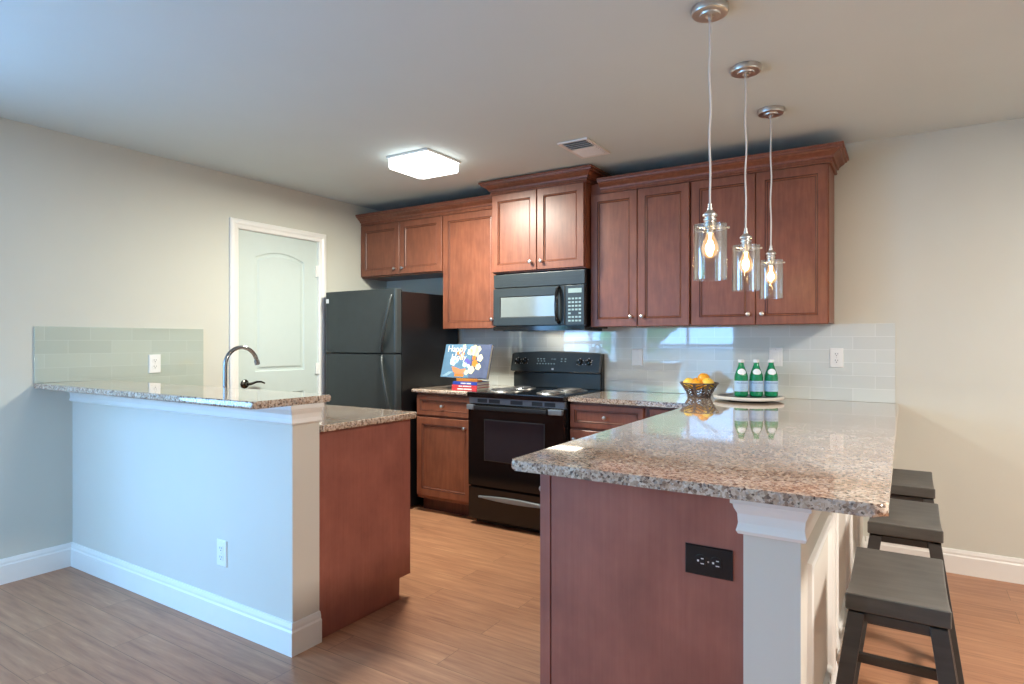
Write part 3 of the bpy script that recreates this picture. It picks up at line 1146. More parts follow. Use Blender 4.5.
# oven door
fo = lambda u, w, d: (u, -0.640 - d, w)
b = B().rings(rect(G0 + 0.003, G1 - 0.003, 0.272, 0.834), [(0, 0, 0), (0, 0.036, 0), (0.004, 0.040, 0), (0.012, 0.040, 0)], fo)
od = obj('oven_door', b, 'black', rg)
b = B().rings(rect(1.552, 2.030, 0.450, 0.735), [(0, 0.0405, 0), (0.004, 0.0425, 0), (0.008, 0.0425, 1), (0.012, 0.041, 1)], fo)
obj('window', b, ['blackmat', 'ovenglass'], od)
b = B().box(1.49, 2.06, -0.720, -0.706, 0.800, 0.830, 0.005)
obj('handle', b, 'blackmat', od)
for x0, x1 in ((1.4205, 1.480), (2.065, 2.164)):
    b = B().hexa([(x0, -0.705, 0.798), (x1, -0.705, 0.798), (x1, -0.676, 0.798), (x0, -0.676, 0.798), (x0, -0.705, 0.832), (x1, -0.705, 0.832), (x1, -0.676, 0.832), (x0, -0.676, 0.832)], 0.004)
    obj('handle_bracket', b, 'greyplastic', od, 'grey handle end bracket')
# storage drawer
b = B().rings(rect(G0 + 0.003, G1 - 0.003, 0.045, 0.262), [(0, 0, 0), (0, 0.032, 0), (0.004, 0.036, 0), (0.012, 0.036, 0)], fo)
sd = obj('storage_drawer', b, 'black', rg)
pts = []
poly = []
for k in range(17):
    t = k / 16
    poly.append((1.512 + 0.57 * t, 0.196 - 0.012 * math.sin(PI * t)))
for k in range(17):
    t = 1 - k / 16
    poly.append((1.512 + 0.57 * t, 0.207 + 0.012 * math.sin(PI * t)))
b = B().rings(poly, [(0, 0.036, 0), (0, 0.050, 0), (0.003, 0.053, 0)], fo)
obj('drawer_handle', b, 'greyplastic', sd, 'pale grey curved drawer pull')
# backguard
b = B().box(1.4135, 2.150, -0.060, -0.0085, 0.90, 1.176, 0.004)
bg = obj('backguard', b, 'black', rg)
b = B().box(1.4135, 2.147, -0.078, -0.060, 0.9185, 1.032, 0.006)
obj('lower_panel', b, 'blackdoor', bg)
PB = None
poly = [(1.434, 1.040), (1.46, 1.034), (2.161, 1.034), (2.187, 1.040), (2.187, 1.165), (2.170, 1.176)]
for k in range(1, 12):
    t = k / 12
    poly.append((2.170 - 0.719 * t, 1.176 + 0.014 * math.sin(PI * t)))
poly += [(1.451, 1.176), (1.434, 1.165)]
tilt = lambda u, w, d: (u - 0.034, -0.060 - d - (1.18 - w) * 0.22, w + 0.004)
b = B().rings(poly, [(0, -0.01, 0), (0, 0.010, 0), (0.006, 0.016, 0)], tilt)
PB = b
def pmark(x0, x1, z0, z1):
    y0 = tilt(0, (z0 + z1) / 2, 0.0160)[1]
    PB.box(x0 - 0.034, x1 - 0.034, y0 - 0.001, y0 + 0.001, z0 + 0.004, z1 + 0.004, mi=1)
for k in range(7):
    pmark(1.665 + k * 0.024, 1.677 + k * 0.024, 1.092, 1.100)
for k in range(3):
    pmark(1.665 + k * 0.026, 1.680 + k * 0.026, 1.128, 1.136)
    pmark(1.672 + k * 0.026, 1.684 + k * 0.026, 1.112, 1.119)
for k in range(2):
    pmark(1.868 + k * 0.032, 1.880 + k * 0.032, 1.130, 1.137)
    pmark(1.868 + k * 0.032, 1.880 + k * 0.032, 1.112, 1.119)
cp = obj('control_panel', PB, ['blackdoor', 'keypad'], bg)
for x in (1.497, 1.560, 2.026, 2.096):
    kb = B()
    m = Matrix.Translation(tilt(x, 1.112, 0.016)) @ Matrix.Rotation(PI / 2 - 0.21, 4, 'X')
    kb.lathe([(0, 0), (0.024, 0), (0.024, 0.004), (0.019, 0.008), (0.018, 0.022), (0.015, 0.024), (0, 0.024)], (0, 0, 0), 24, mat=m)
    kb.box(-0.004, 0.004, -0.018, 0.018, 0.022, 0.030, 0.001, mat=m)
    tb = kb
    tb.box(-0.0012, 0.0012, 0.004, 0.016, 0.0300, 0.0305, mat=m, mi=1)
    for a in (-2.2, -1.1, 0, 1.1, 2.2):
        tb.box(0.028 * math.sin(a) - 0.0025, 0.028 * math.sin(a) + 0.0025, 0.028 * math.cos(a) - 0.0025, 0.028 * math.cos(a) + 0.0025, 0.0, 0.0006, mat=m, mi=1)
    obj('knob', kb, ['black', 'white_mark'], cp, 'black knob with white dial marks')
b = B()
b.text('12:00', 0.020, lambda x, y, z: (1.771 + x, tilt(0, 1.128, 0.0163)[1] - z - y * -0.0, 1.132 + y))
obj('clock_display', b, 'keypad', cp, smooth=False)
PB = b = B()
pmark(1.797, 1.815, 1.046, 1.064)
for f_ in b.bm.faces:
    f_.material_index = 0
obj('badge', b, 'white_mark', cp, 'small white square badge', smooth=False)


# ------------------------------------------------------------------ outlets and switches
def plate(lab, fn, kind='duplex', w=0.072, h=0.116, pm='plate', sm='slot', horiz=False):
    """fn maps (u, w, d) around the plate centre to the world"""
    c = fn(0, 0, 0)
    t = thing('wall_outlet' if kind == 'duplex' else 'light_switch', lab, 'outlet' if kind == 'duplex' else 'switch', c)
    if horiz:
        g = fn
        fn = lambda u, v, d: g(v, u, d)
        poly = rect(-w / 2, w / 2, -h / 2, h / 2)
    else:
        poly = rect(-w / 2, w / 2, -h / 2, h / 2)
    b = B().rings(poly, [(0, 0.0, 0), (0, 0.003, 0), (0.003, 0.006, 0), (0.006, 0.006, 0)], fn)
    obj('cover_plate', b, pm, t, ang=20)
    if kind == 'duplex':
        for s in (-1, 1):
            cz = s * 0.0195
            poly = [(0.0165 * math.cos(a) , cz + max(-0.0135, min(0.0135, 0.0165 * math.sin(a)))) for a in [2 * PI * k / 24 for k in range(24)]]
            b = B().rings(poly, [(0, 0.0055, 0), (0, 0.0075, 0), (0.001, 0.008, 0)], fn)
            soc = obj('socket', b, pm, t, ang=30)
            b = B()
            for u0, u1, v0, v1 in ((-0.0078, -0.0052, 0.000, 0.009), (0.0052, 0.0078, 0.001, 0.008), (-0.0025, 0.0025, -0.009, -0.004)):
                b.rings(rect(u0, u1, cz + v0, cz + v1), [(0, 0.0079, 0), (0, 0.0083, 0)], fn)
            obj('slot', b, sm, soc, smooth=False)
    else:
        b = B().rings(rect(-0.017, 0.017, -0.034, 0.034), [(0, 0.0055, 0), (0, 0.0075, 0), (0.002, 0.0085, 0)], fn)
        obj('rocker', b, pm, t, ang=20)
    b = B().rings(rect(-0.002, 0.002, -0.002, 0.002) if kind == 'duplex' else rect(-0.002, 0.002, 0.045, 0.049), [(0, 0.0058, 0), (0, 0.0068, 0)], fn)
    obj('screw', b, 'nickel', t, smooth=False)
    return t


bk = lambda x, z, y=-0.0082: (lambda u, w, d: (x + u, y - d, z + w))
plate('white light switch on backsplash just right of the range', bk(2.398, 1.155), 'switch', 0.078)
plate('white light switch on backsplash behind the green bottles', bk(3.307, 1.170), 'switch', 0.078)
plate('white outlet on right end of the backsplash above the peninsula', bk(3.646, 1.170))
plate('white outlet low on front of the half wall', lambda u, w, d: (1.425 + u, HY - d - 0.0002, 0.327 + w))
plate('white outlet on left wall tile above the raised bar', lambda u, w, d: (0.0082 + d, -2.078 + u, 1.127 + w))
plate('black horizontal outlet on the peninsula end panel', lambda u, w, d: (3.561 + u, PE - d - 0.0002, 0.693 + w), w=0.078, h=0.122, pm='blackplate', sm='white_mark', horiz=True)

# ------------------------------------------------------------------ ceiling light, vent
cl = thing('ceiling_light', 'square lit flush ceiling light in front of the cabinets', 'ceiling light', (1.385, -1.11, CEIL))
b = B().box(1.216, 1.554, -1.279, -0.941, CEIL - 0.016, CEIL - 0.0005, 0.004)
obj('backplate', b, 'vent', cl)
b = B().prism(rounded(rect(1.222, 1.548, -1.273, -0.947), {0: 0.02, 1: 0.02, 2: 0.02, 3: 0.02}), CEIL - 0.075, CEIL - 0.0165, 0.010, 4)
obj('diffuser', b, 'diffuser', cl, 'glowing white diffuser')

v = thing('ceiling_vent', 'white rectangular air vent in the ceiling near the cabinets', 'vent', (2.355, -0.765, CEIL))
VX0, VX1, VY0, VY1 = 2.255, 2.450, -0.935, -0.600
b = B().sweep([(VX0, VY0), (VX0, VY1), (VX1, VY1), (VX1, VY0)], [(0, CEIL - 0.0005), (0, CEIL - 0.010), (0.022, CEIL - 0.006), (0.022, CEIL - 0.0005)], closed=True)
obj('frame', b, 'vent', v)
b = B().box(VX0 + 0.02, VX1 - 0.02, VY0 + 0.02, VY1 - 0.02, CEIL - 0.003, CEIL - 0.0005)
obj('backing', b, 'ventdark', v, smooth=False)
for k in range(9):
    y = VY0 + 0.045 + k * 0.031
    b = B().box(-(VX1 - VX0) / 2 + 0.022, (VX1 - VX0) / 2 - 0.022, -0.011, 0.011, -0.0006, 0.0006,
                mat=Matrix.Translation(((VX0 + VX1) / 2, y, CEIL - 0.0075)) @ Matrix.Rotation(0.55 if k < 4 else -0.35, 4, 'X'))
    obj('louver', b, 'vent', v, smooth=False)

# ------------------------------------------------------------------ pendants
PZ = CEIL
p0 = thing('pendant_light', 'nearest of three glass pendants, hanging lowest in the row over peninsula', 'pendant light', (3.415, -1.966, PZ), 'glass pendants over the peninsula')
c0 = (3.415, -1.966, 0)
b = B().lathe([(0, PZ - 0.046), (0.006, PZ - 0.046), (0.007, PZ - 0.024), (0.016, PZ - 0.030), (0.034, PZ - 0.029), (0.036, PZ - 0.023), (0.052, PZ - 0.024), (0.060, PZ - 0.022), (0.063, PZ - 0.016), (0.063, PZ - 0.0005), (0, PZ - 0.0005)], c0, 40)
obj('canopy', b, 'nickel', p0, 'nickel ceiling canopy')
ptsc = []
for k in range(25):
    t = k / 24
    z = PZ - 0.04 + (1.747 - PZ + 0.04) * t
    ptsc.append((c0[0] + 0.0022 * math.sin(t * 17) * math.sin(PI * t), c0[1] + 0.002 * math.cos(t * 13) * math.sin(PI * t), z))
b = B().tube(ptsc, 0.0036, 8)
obj('cord', b, 'cord', p0, 'pale thin cord')
c0 = (c0[0], c0[1], -0.009)
b = B().lathe([(0, 1.680), (0.020, 1.680), (0.021, 1.692), (0.017, 1.694), (0.017, 1.698), (0.0215, 1.700), (0.022, 1.706), (0.018, 1.709), (0.018, 1.713), (0.0245, 1.716), (0.0245, 1.722), (0.019, 1.728), (0.013, 1.733), (0.009, 1.737), (0.009, 1.745), (0.0065, 1.747), (0.0065, 1.760), (0.004, 1.762), (0, 1.762)], c0, 28)
so = obj('socket', b, 'nickel', p0, 'nickel stacked socket')
b = B().lathe([(0.019, 1.668), (0.022, 1.668), (0.022, 1.681), (0.019, 1.681)], c0, 28)
for q in range(3):
    a = q * 2 * PI / 3 + 0.1
    b.tube([(c0[0] + 0.02 * math.cos(a), c0[1] + 0.02 * math.sin(a), 1.663), (c0[0] + 0.062 * math.cos(a), c0[1] + 0.062 * math.sin(a), 1.663)], 0.0016, 6)
    b.sphere((c0[0] + 0.062 * math.cos(a), c0[1] + 0.062 * math.sin(a), 1.663), 0.0045, sub=2)
rg_ = [(c0[0] + 0.0535 * math.cos(2 * PI * k / 40), c0[1] + 0.0535 * math.sin(2 * PI * k / 40), 1.663) for k in range(41)]
b.tube(rg_, 0.0013, 6)
obj('shade_holder', b, 'nickel', so)
ro, ri = 0.0572, 0.0550
b = B().lathe([(ri, 1.4940), (ro, 1.4940), (ro, 1.686), (0.024, 1.689), (0.024, 1.6868), (ri, 1.684), (ri, 1.4940)], c0, 48, close=False)
obj('shade', b, 'glass', p0, 'clear glass cylinder shade')
b = B().lathe([(0, 1.570), (0.010, 1.571), (0.021, 1.579), (0.0285, 1.594), (0.029, 1.609), (0.024, 1.626), (0.016, 1.643), (0.013, 1.655), (0.013, 1.667)], c0, 28)
bu = obj('bulb', b, 'bulbglass', p0, 'glowing warm bulb')
b = B().sphere((c0[0], c0[1], 1.598), 0.0135, sc=(1, 1, 1.3), sub=3)
b.tube([(c0[0], c0[1], 1.612), (c0[0], c0[1], 1.659)], 0.004, 8)
obj('filament', b, 'filament', bu, 'glowing amber filament')
b = B().lathe([(0.0128, 1.656), (0.0138, 1.658), (0.0138, 1.679), (0.0128, 1.679)], c0, 20)
obj('bulb_cap', b, 'nickel', bu)
dup(p0, (3.418, -1.403, PZ), 'middle pendant of the three clear glass pendants over the peninsula')
dup(p0, (3.419, -0.824, PZ), 'farthest glass pendant of the three, closest to the wall cabinets')

# ------------------------------------------------------------------ tray, bottles
TX, TY = 3.195, -0.265
tr = thing('tray', 'round white-rimmed serving tray under the three green bottles', 'tray', (TX, TY, CZ1))
b = B().lathe([(0, 0.922), (0.170, 0.922), (0.196, 0.926), (0.200, 0.932), (0.200, 0.940), (0.196, 0.944), (0.188, 0.944), (0.184, 0.938), (0, 0.938)], (TX, TY, 0), 56)
obj('plate', b, ['trayrim'], tr, 'white round plate')
b = B().lathe([(0, 0.9382), (0.180, 0.9382), (0.181, 0.9388), (0, 0.9390)], (TX, TY, 0), 48)
obj('inlay', b, 'traytop', tr, 'dark tray inlay')
b = B().lathe([(0, CZ1), (0.11, CZ1), (0.115, CZ1 + 0.004), (0.10, 0.922), (0, 0.922)], (TX, TY, 0), 40)
obj('base', b, 'traytop', tr, 'dark turntable base')

bz = 0.939
bt = thing('bottle', 'leftmost of three green glass water bottles on round tray', 'bottle', (0, 0, 0), 'green water bottles on the tray')
prof_o = [(0, 0.0), (0.026, 0.0), (0.032, 0.004), (0.033, 0.012), (0.033, 0.110), (0.0315, 0.122), (0.026, 0.140), (0.018, 0.164), (0.0135, 0.180), (0.0125, 0.190), (0.0135, 0.192), (0.0135, 0.195), (0.0115, 0.196), (0.0115, 0.199), (0, 0.199)]
b = B().lathe(prof_o, (0, 0, 0), 32)
obj('glass_body', b, 'green', bt, 'green glass body', ang=60)
b = B().lathe([(0.0125, 0.193), (0.0148, 0.193), (0.0150, 0.206), (0.0135, 0.209), (0, 0.209)], (0, 0, 0), 24, close=False)
obj('cap', b, 'cap', bt, 'white screw cap')
b = B().lathe([(0.0334, 0.030), (0.0337, 0.030), (0.0337, 0.090), (0.0334, 0.090)], (0, 0, 0), 40, close=False)
lb = obj('front_label', b, 'label', bt, 'pale blue paper label')
TH = -PI / 2 + 0.35     # direction the bottles face
wrap = lambda r, z0: (lambda x, y, z: ((r + z) * math.cos(TH + x / r), (r + z) * math.sin(TH + x / r), z0 + y))
b = B().text('S.PELLEGRINO', 0.0105, wrap(0.0339, 0.078), depth=0.0002)
for k in range(3):
    b.text('----------', 0.007, wrap(0.0339, 0.062 - k * 0.009), depth=0.0002)
obj('lettering', b, 'labelink', lb, 'blue label lettering', smooth=False)
b = B()
star = []
for k in range(24):
    a = 2 * PI * k / 24
    star.append((0.021 * math.cos(a), 0.0165 * math.sin(a)))
def neck(u, w, d):
    z = 0.142 + w
    r_ = 0.026 + (z - 0.140) * (0.018 - 0.026) / 0.024 if z > 0.140 else 0.026 + (0.140 - z) * 0.31
    r_ += 0.0006 + d
    return (r_ * math.cos(TH + u / 0.025), r_ * math.sin(TH + u / 0.025), z)
b.rings(star, [(0, 0, 0), (0, 0.0003, 0), (0.004, 0.0006, 0), (0.008, 0.0010, 0), (0.012, 0.0014, 0)], neck)
nl = obj('neck_label', b, 'labelpale', bt, 'oval white neck label')
bt.scale = (1.17, 1.17, 1.05)
bt.location = (3.163, -0.305, bz)
bl = [(3.240, -0.262), (3.316, -0.220)]
dup(bt, (bl[0][0], bl[0][1], bz), 'middle one of three green glass water bottles on tray')
dup(bt, (bl[1][0], bl[1][1], bz), 'rightmost of three green glass water bottles, in front of switch')

# ------------------------------------------------------------------ fruit bowl
BX, BYY = 2.885, -0.205
bw = thing('fruit_bowl', 'dark openwork metal bowl with chevron slots holding oranges', 'bowl', (BX, BYY, CZ1))
R0, R1, Z0, Z1 = 0.066, 0.118, CZ1 + 0.003, CZ1 + 0.092
def bowl_pt(a, t, d=0.0):
    r = R0 + (R1 - R0) * (0.85 * t + 0.15 * t * t) + d
    return (BX + r * math.cos(a), BYY + r * math.sin(a), Z0 + (Z1 - Z0) * t)
b = B().lathe([(R1 - 0.004, Z1 - 0.005), (R1 + 0.001, Z1 - 0.006), (R1 + 0.004, Z1), (R1 + 0.001, Z1 + 0.002), (R1 - 0.004, Z1 + 0.001), (R1 - 0.004, Z1 - 0.005)], (BX, BYY, 0), 48, close=False)
obj('rim', b, 'bowl', bw)
b = B().lathe([(0, CZ1), (R0 + 0.004, CZ1), (R0 + 0.006, CZ1 + 0.006), (R0, CZ1 + 0.009), (0, CZ1 + 0.006)], (BX, BYY, 0), 40)
obj('base', b, 'bowl', bw)
b = B()
NP = 8
for q in range(NP):
    a = 2 * PI * q / NP
    # upright stave
    w = 0.085
    for s0, s1 in ((0.0, 1.0),):
        cs = []
        for (t, sg) in ((s0, -1), (s0, 1), (s1, 1), (s1, -1)):
            cs.append((a + sg * w, t))
        t_ = bmesh.new()
        vo_ = [t_.verts.new(bowl_pt(x, y, 0.0015)) for x, y in cs]
        vi_ = [t_.verts.new(bowl_pt(x, y, -0.0015)) for x, y in cs]
        t_.faces.new(vo_); t_.faces.new(vi_[::-1])
        for i in range(4):
            t_.faces.new((vo_[i], vo_[(i + 1) % 4], vi_[(i + 1) % 4], vi_[i]))
        b.merge(t_)
    # slanted slats between staves, mirrored from bay to bay
    for k in range(-2, 5):
        tl = 0.06 + k / 5 + (0.34 if q % 2 else 0.0)
        tr_ = 0.06 + k / 5 + (0.0 if q % 2 else 0.34)
        cs = []
        n = 6
        lo, hi = [], []
        for i in range(n + 1):
            u = i / n
            aa = a + w * 0.6 + (2 * PI / NP - 1.2 * w) * u
            tt = tl + (tr_ - tl) * u
            lo.append((aa, min(1, max(0, tt)))); hi.append((aa, min(1, max(0, tt + 0.075))))
        t_ = bmesh.new()
        L = [[t_.verts.new(bowl_pt(x, y, dd)) for x, y in row] for row, dd in ((lo, 0.0012), (hi, 0.0012), (hi, -0.0012), (lo, -0.0012))]
        for i in range(n):
            for j in range(4):
                j2 = (j + 1) % 4
                t_.faces.new((L[j][i], L[j][i + 1], L[j2][i + 1], L[j2][i]))
        b.merge(t_)
obj('slat_wall', b, 'bowl', bw, smooth=False)
FR = [(-0.054, -0.030, 0.086, 0.038, 'lemon', 'pale orange fruit at left of the metal bowl'),
      (0.004, -0.054, 0.080, 0.037, 'orange', 'deep orange fruit at front centre of the bowl'),
      (0.058, -0.012, 0.087, 0.039, 'lemon', 'large yellow-orange fruit at right of the bowl'),
      (0.022, 0.024, 0.116, 0.038, 'orange', 'orange fruit topmost on the pile in bowl'),
      (-0.028, 0.050, 0.084, 0.038, 'orange', 'orange fruit at back of the metal bowl')]
for dx, dy, dz, rr, mm, lab in FR:
    b = B()
    t_ = bmesh.new()
    bmesh.ops.create_uvsphere(t_, u_segments=28, v_segments=18, radius=rr)
    for vv in t_.verts:
        dimple = 0.06 * math.exp(-((vv.co.z / rr - 1) ** 2 + (vv.co.xy.length / rr) ** 2) / 0.03)
        vv.co *= 1 - dimple
        vv.co.z *= 0.93
    t_.transform(Matrix.Rotation(0.5, 4, Vector((1, 0.6, 0))))
    t_.transform(Matrix.Translation((BX + dx, BYY + dy, CZ1 + dz)))
    b.merge(t_)
    fo_ = tag(obj('orange', b, mm, origin=(BX + dx, BYY + dy, CZ1 + dz), ang=60), lab, 'fruit', 'oranges in the bowl')
    sb = B().lathe([(0, rr * 0.86), (0.004, rr * 0.86), (0.003, rr * 0.90), (0, rr * 0.90)], (0, 0, 0), 10, mat=Matrix.Rotation(0.5, 4, Vector((1, 0.6, 0))))
    for vv in sb.bm.verts:
        vv.co += Vector((BX + dx, BYY + dy, CZ1 + dz))
    obj('stem_end', sb, 'leaf', fo_, 'small green stem end')

# ------------------------------------------------------------------ books beside the range
def book(lab, x0, x1, y0, y1, z0, z1, mat, title, rot):
    cx, cy = (x0 + x1) / 2, (y0 + y1) / 2
    m = Matrix.Translation((cx, cy, 0)) @ Matrix.Rotation(rot, 4, 'Z')
    w, dp = (x1 - x0) / 2, (y1 - y0) / 2
    t = thing('book', lab, 'book', (cx, cy, z0), 'stacked books by the range')
    b = B()
    th = 0.002
    b.box(-w, w, -dp, dp, z0, z0 + th, 0.0005, mat=m)
    b.box(-w, w, -dp, dp, z1 - th, z1, 0.0005, mat=m)
    b.box(-w, w, -dp, -dp + 0.003, z0, z1, 0.0008, mat=m)
    obj('cover', b, mat, t)
    b = B().box(-w + 0.004, w - 0.004, -dp + 0.003, dp - 0.004, z0 + th, z1 - th, mat=m)
    obj('pages', b, 'paper', t, smooth=False)
    b = B()
    zc = (z0 + z1) / 2
    for x_, n_ in title:
        b.box(x_, x_ + n_, -dp - 0.0006, -dp, zc - (z1 - z0) * 0.2, zc + (z1 - z0) * 0.2, mat=m)
    obj('spine_title', b, 'white_mark', t, 'white spine print', smooth=False)
    return t


book('bottom red book of the small stack on counter by range', 1.200, 1.424, -0.585, -0.425, 0.9145, 0.9345, 'red', ((-0.06, 0.05), (-0.004, 0.07)), 0.0)
book('upper red book lying directly under the blue book', 1.200, 1.424, -0.583, -0.423, 0.9350, 0.9540, 'red', ((-0.05, 0.03), (-0.014, 0.075)), 0.01)
book('blue book on top of the two red books', 1.208, 1.424, -0.583, -0.423, 0.9545, 0.9770, 'blue', ((-0.035, 0.045), (0.016, 0.04)), 0.0)
# small easel and the propped picture book
es = thing('book_easel', 'small amber wooden easel standing on the blue book', 'easel', (1.31, -0.52, 0.9775))
b = B().box(1.225, 1.415, -0.565, -0.500, 0.9775, 0.9875, 0.003)
b.box(1.225, 1.415, -0.565, -0.557, 0.9875, 0.9990, 0.002)
obj('ledge', b, 'easelwood', es)
for x in (1.26, 1.36):
    b = B().hexa([(x, -0.512, 0.987), (x + 0.015, -0.512, 0.987), (x + 0.015, -0.502, 0.987), (x, -0.502, 0.987),
                  (x, -0.462, 1.17), (x + 0.015, -0.462, 1.17), (x + 0.015, -0.452, 1.17), (x, -0.452, 1.17)], 0.002)
    obj('back_leg', b, 'easelwood', es)
RB = Matrix.Translation((1.272, -0.545, 1.003)) @ Matrix.Rotation(-0.03, 4, 'Z') @ Matrix.Rotation(-0.27, 4, 'X')
pb = thing('picture_book', 'large blue illustrated flower book propped upright above stacked books', 'book', (1.245, -0.53, 0.999))
bw_, bh_ = 0.212, 0.252
def onb(x, y, z):      # book plane: x across, y up the cover, z out towards the room
    return tuple(RB @ Vector((x, -z, y)))
b = B()
def bbox(x0, x1, y0, y1, z0, z1, mi=0, bev=0.0006):
    t_ = bmesh.new()
    bmesh.ops.create_cube(t_, size=1)
    for v_ in t_.verts:
        v_.co = Vector(onb((x0 + x1) / 2 + v_.co.x * (x1 - x0), (y0 + y1) / 2 + v_.co.y * (y1 - y0), (z0 + z1) / 2 + v_.co.z * (z1 - z0)))
    b.merge(t_, mi)
bbox(-bw_, 0.045, 0, bh_, -0.002, 0.0, 0)
bbox(0.045, bw_, 0, bh_, -0.002, 0.0, 1)
bbox(-bw_, bw_, 0, bh_, -0.026, -0.024, 1)
bbox(-bw_ - 0.002, -bw_ + 0.002, 0, bh_, -0.026, 0.0, 0)
obj('cover', b, ['cover', 'cover2'], pb, 'slate blue cover')
b = B()
bbox(-bw_ + 0.004, bw_ - 0.004, 0.004, bh_ - 0.004, -0.024, -0.002)
obj('pages', b, 'paper', pb, smooth=False)
b = B()
def disc(cx, cy, r, mi, n=10, wob=0.18, sy=1.0, h=0.0006):
    pts = []
    for k in range(n * 3):
        a = 2 * PI * k / (n * 3)
        rr = r * (1 - wob / 2 + wob / 2 * math.cos(n * a * 0.5))
        pts.append((cx + rr * math.cos(a), cy + rr * sy * math.sin(a)))
    b.rings(pts, [(0, 0.0, mi), (0, h, mi)], onb)
for cx, cy, r, mi in ((0.060, 0.205, 0.042, 0), (0.028, 0.195, 0.026, 0), (0.098, 0.215, 0.026, 0), (0.125, 0.150, 0.028, 0), (0.085, 0.110, 0.028, 5), (0.120, 0.085, 0.026, 0), (0.060, 0.060, 0.032, 0),
                      (0.020, 0.040, 0.020, 0), (0.086, 0.180, 0.020, 0), (-0.035, 0.235, 0.016, 0), (0.072, 0.150, 0.018, 2), (-0.045, 0.155, 0.024, 2), (-0.035, 0.180, 0.016, 2), (0.010, 0.125, 0.022, 3), (-0.005, 0.100, 0.022, 4), (0.035, 0.115, 0.018, 3), (0.03, 0.09, 0.016, 4),
                      (-0.115, 0.120, 0.034, 4), (-0.088, 0.130, 0.022, 4), (-0.08, 0.185, 0.016, 5), (-0.055, 0.205, 0.014, 5)):
    disc(cx, cy, r, mi)
b.rings([(-0.125, 0.082), (-0.105, 0.048), (-0.075, 0.022), (-0.02, 0.018), (0.005, 0.045), (0.012, 0.070), (-0.04, 0.062), (-0.09, 0.078)], [(0, 0, 1), (0, 0.0008, 1)], onb)
b.rings(rect(-0.085, 0.0, 0.008, 0.026), [(0, 0, 5), (0, 0.0008, 5)], onb)
for k in range(5):
    b.rings(rect(-0.195 + k * 0.012, -0.150 + k * 0.012, 0.012 + k * 0.007, 0.014 + k * 0.007), [(0, 0, 4), (0, 0.0005, 4)], onb)
obj('cover_art', b, ['cream', 'terra', 'orangeprint', 'violet', 'lightblue', 'easelwood'], pb, 'printed bowl of pale flowers', smooth=False)
b = B()
b.text('Happy', 0.068, lambda x, y, z: onb(-0.100 + x, 0.215 + y, 0.001 + z))
b.text('Holly', 0.066, lambda x, y, z: onb(-0.070 + x, 0.152 + y, 0.0014 + z))
obj('title', b, 'white_mark', pb, 'white cover lettering', smooth=False)

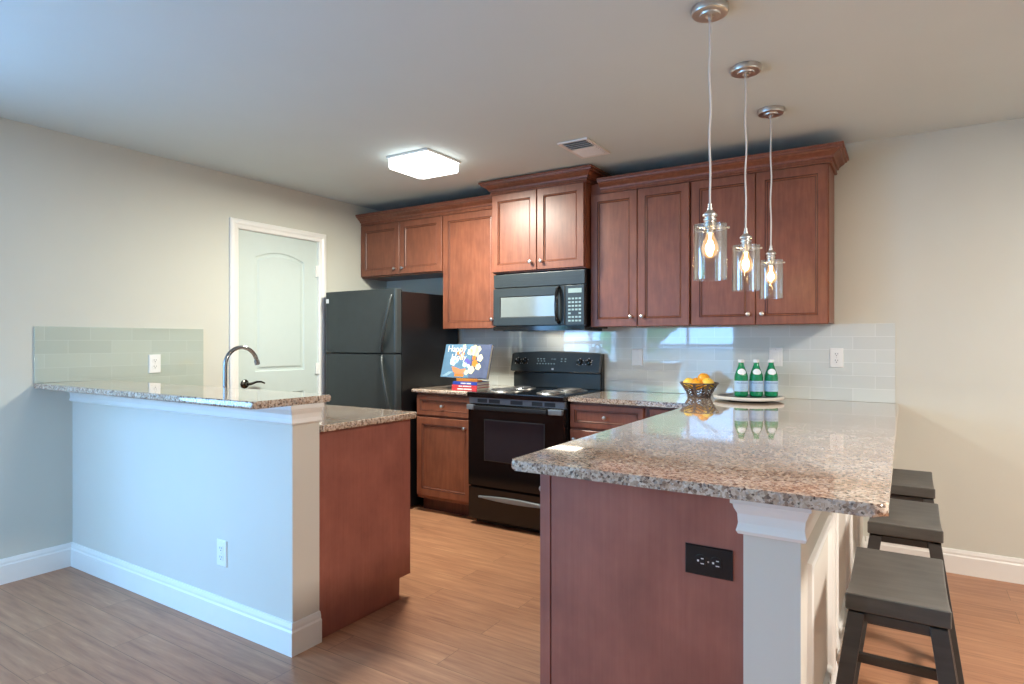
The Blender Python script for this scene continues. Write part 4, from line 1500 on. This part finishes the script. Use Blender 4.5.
# ------------------------------------------------------------------ stools
def make_stool(loc, lab):
    s = thing('saddle_stool', lab, 'stool', loc, 'black saddle stools at the peninsula')
    cx, cy = loc[0], loc[1]
    hx, hy, zt, th = 0.110, 0.208, 0.640, 0.042
    b = B()
    t = bmesh.new()
    nx, ny = 10, 20
    grid = {}
    for lay in (0, 1):
        for i in range(nx + 1):
            for j in range(ny + 1):
                u = -1 + 2 * i / nx; w = -1 + 2 * j / ny
                z = zt - 0.022 * (1 - w * w) - (th if lay == 0 else 0)
                if lay == 0:
                    z = min(z, zt - th + 0.0)
                grid[lay, i, j] = t.verts.new((cx + u * hx, cy + w * hy, z))
    for i in range(nx):
        for j in range(ny):
            t.faces.new((grid[1, i, j], grid[1, i + 1, j], grid[1, i + 1, j + 1], grid[1, i, j + 1]))
            t.faces.new((grid[0, i, j + 1], grid[0, i + 1, j + 1], grid[0, i + 1, j], grid[0, i, j]))
    for i in range(nx):
        for j in (0, ny):
            t.faces.new((grid[0, i, j], grid[0, i + 1, j], grid[1, i + 1, j], grid[1, i, j]))
    for j in range(ny):
        for i in (0, nx):
            t.faces.new((grid[0, i, j], grid[0, i, j + 1], grid[1, i, j + 1], grid[1, i, j]))
    bmesh.ops.recalc_face_normals(t, faces=t.faces)
    es_ = [e_ for e_ in t.edges if e_.calc_face_angle(0) > 0.9]
    bmesh.ops.bevel(t, geom=es_, offset=0.0045, segments=3, affect='EDGES', profile=0.5)
    b.merge(t)
    obj('seat', b, 'stoolseat', s, ang=45)
    zs = zt - th - 0.012
    sx, sy = 0.140, 0.100     # splay per metre
    def corner(px, py, z):
        k = (zs - z)
        return (cx + px * (hx - 0.024 + sx * k), cy + py * (hy - 0.024 + sy * k))
    hw = 0.019
    for px in (-1, 1):
        for py in (-1, 1):
            lo = corner(px, py, 0.0); hi = corner(px, py, zs + 0.006)
            c8 = [(lo[0] + a * hw, lo[1] + c_ * hw, 0.0) for a, c_ in ((-1, -1), (1, -1), (1, 1), (-1, 1))] + \
                 [(hi[0] + a * hw, hi[1] + c_ * hw, zs + 0.006) for a, c_ in ((-1, -1), (1, -1), (1, 1), (-1, 1))]
            obj('leg', B().hexa(c8, 0.003), 'stool', s)
    def bar(p, q, z0, z1, w):
        p = Vector((p[0], p[1])); q = Vector((q[0], q[1]))
        d_ = (q - p).normalized(); n_ = Vector((-d_.y, d_.x)) * w / 2
        c4 = [p + n_ * -1, q - n_, q + n_, p + n_]
        return B().hexa([(c.x, c.y, z0) for c in c4] + [(c.x, c.y, z1) for c in c4], 0.002)
    za = zs - 0.01
    for a, c_ in (((-1, -1), (1, -1)), ((-1, 1), (1, 1)), ((-1, -1), (-1, 1)), ((1, -1), (1, 1))):
        obj('apron', bar(corner(*a, za), corner(*c_, za), zs - 0.016, zs + 0.006, 0.018), 'stool', s)
    for a, c_, z in (((-1, -1), (1, -1), 0.30), ((-1, 1), (1, 1), 0.30), ((-1, -1), (-1, 1), 0.20), ((1, -1), (1, 1), 0.20)):
        obj('stretcher', bar(corner(*a, z), corner(*c_, z), z - 0.014, z + 0.014, 0.018), 'stool', s)
    return s


s0 = make_stool((3.977, -2.210, 0), 'nearest black saddle stool in front of the peninsula overhang')
dup(s0, (3.992, -1.470, 0), 'middle black saddle stool between nearest and farthest stool')
dup(s0, (3.992, -0.775, 0), 'farthest black saddle stool, closest to the back wall')
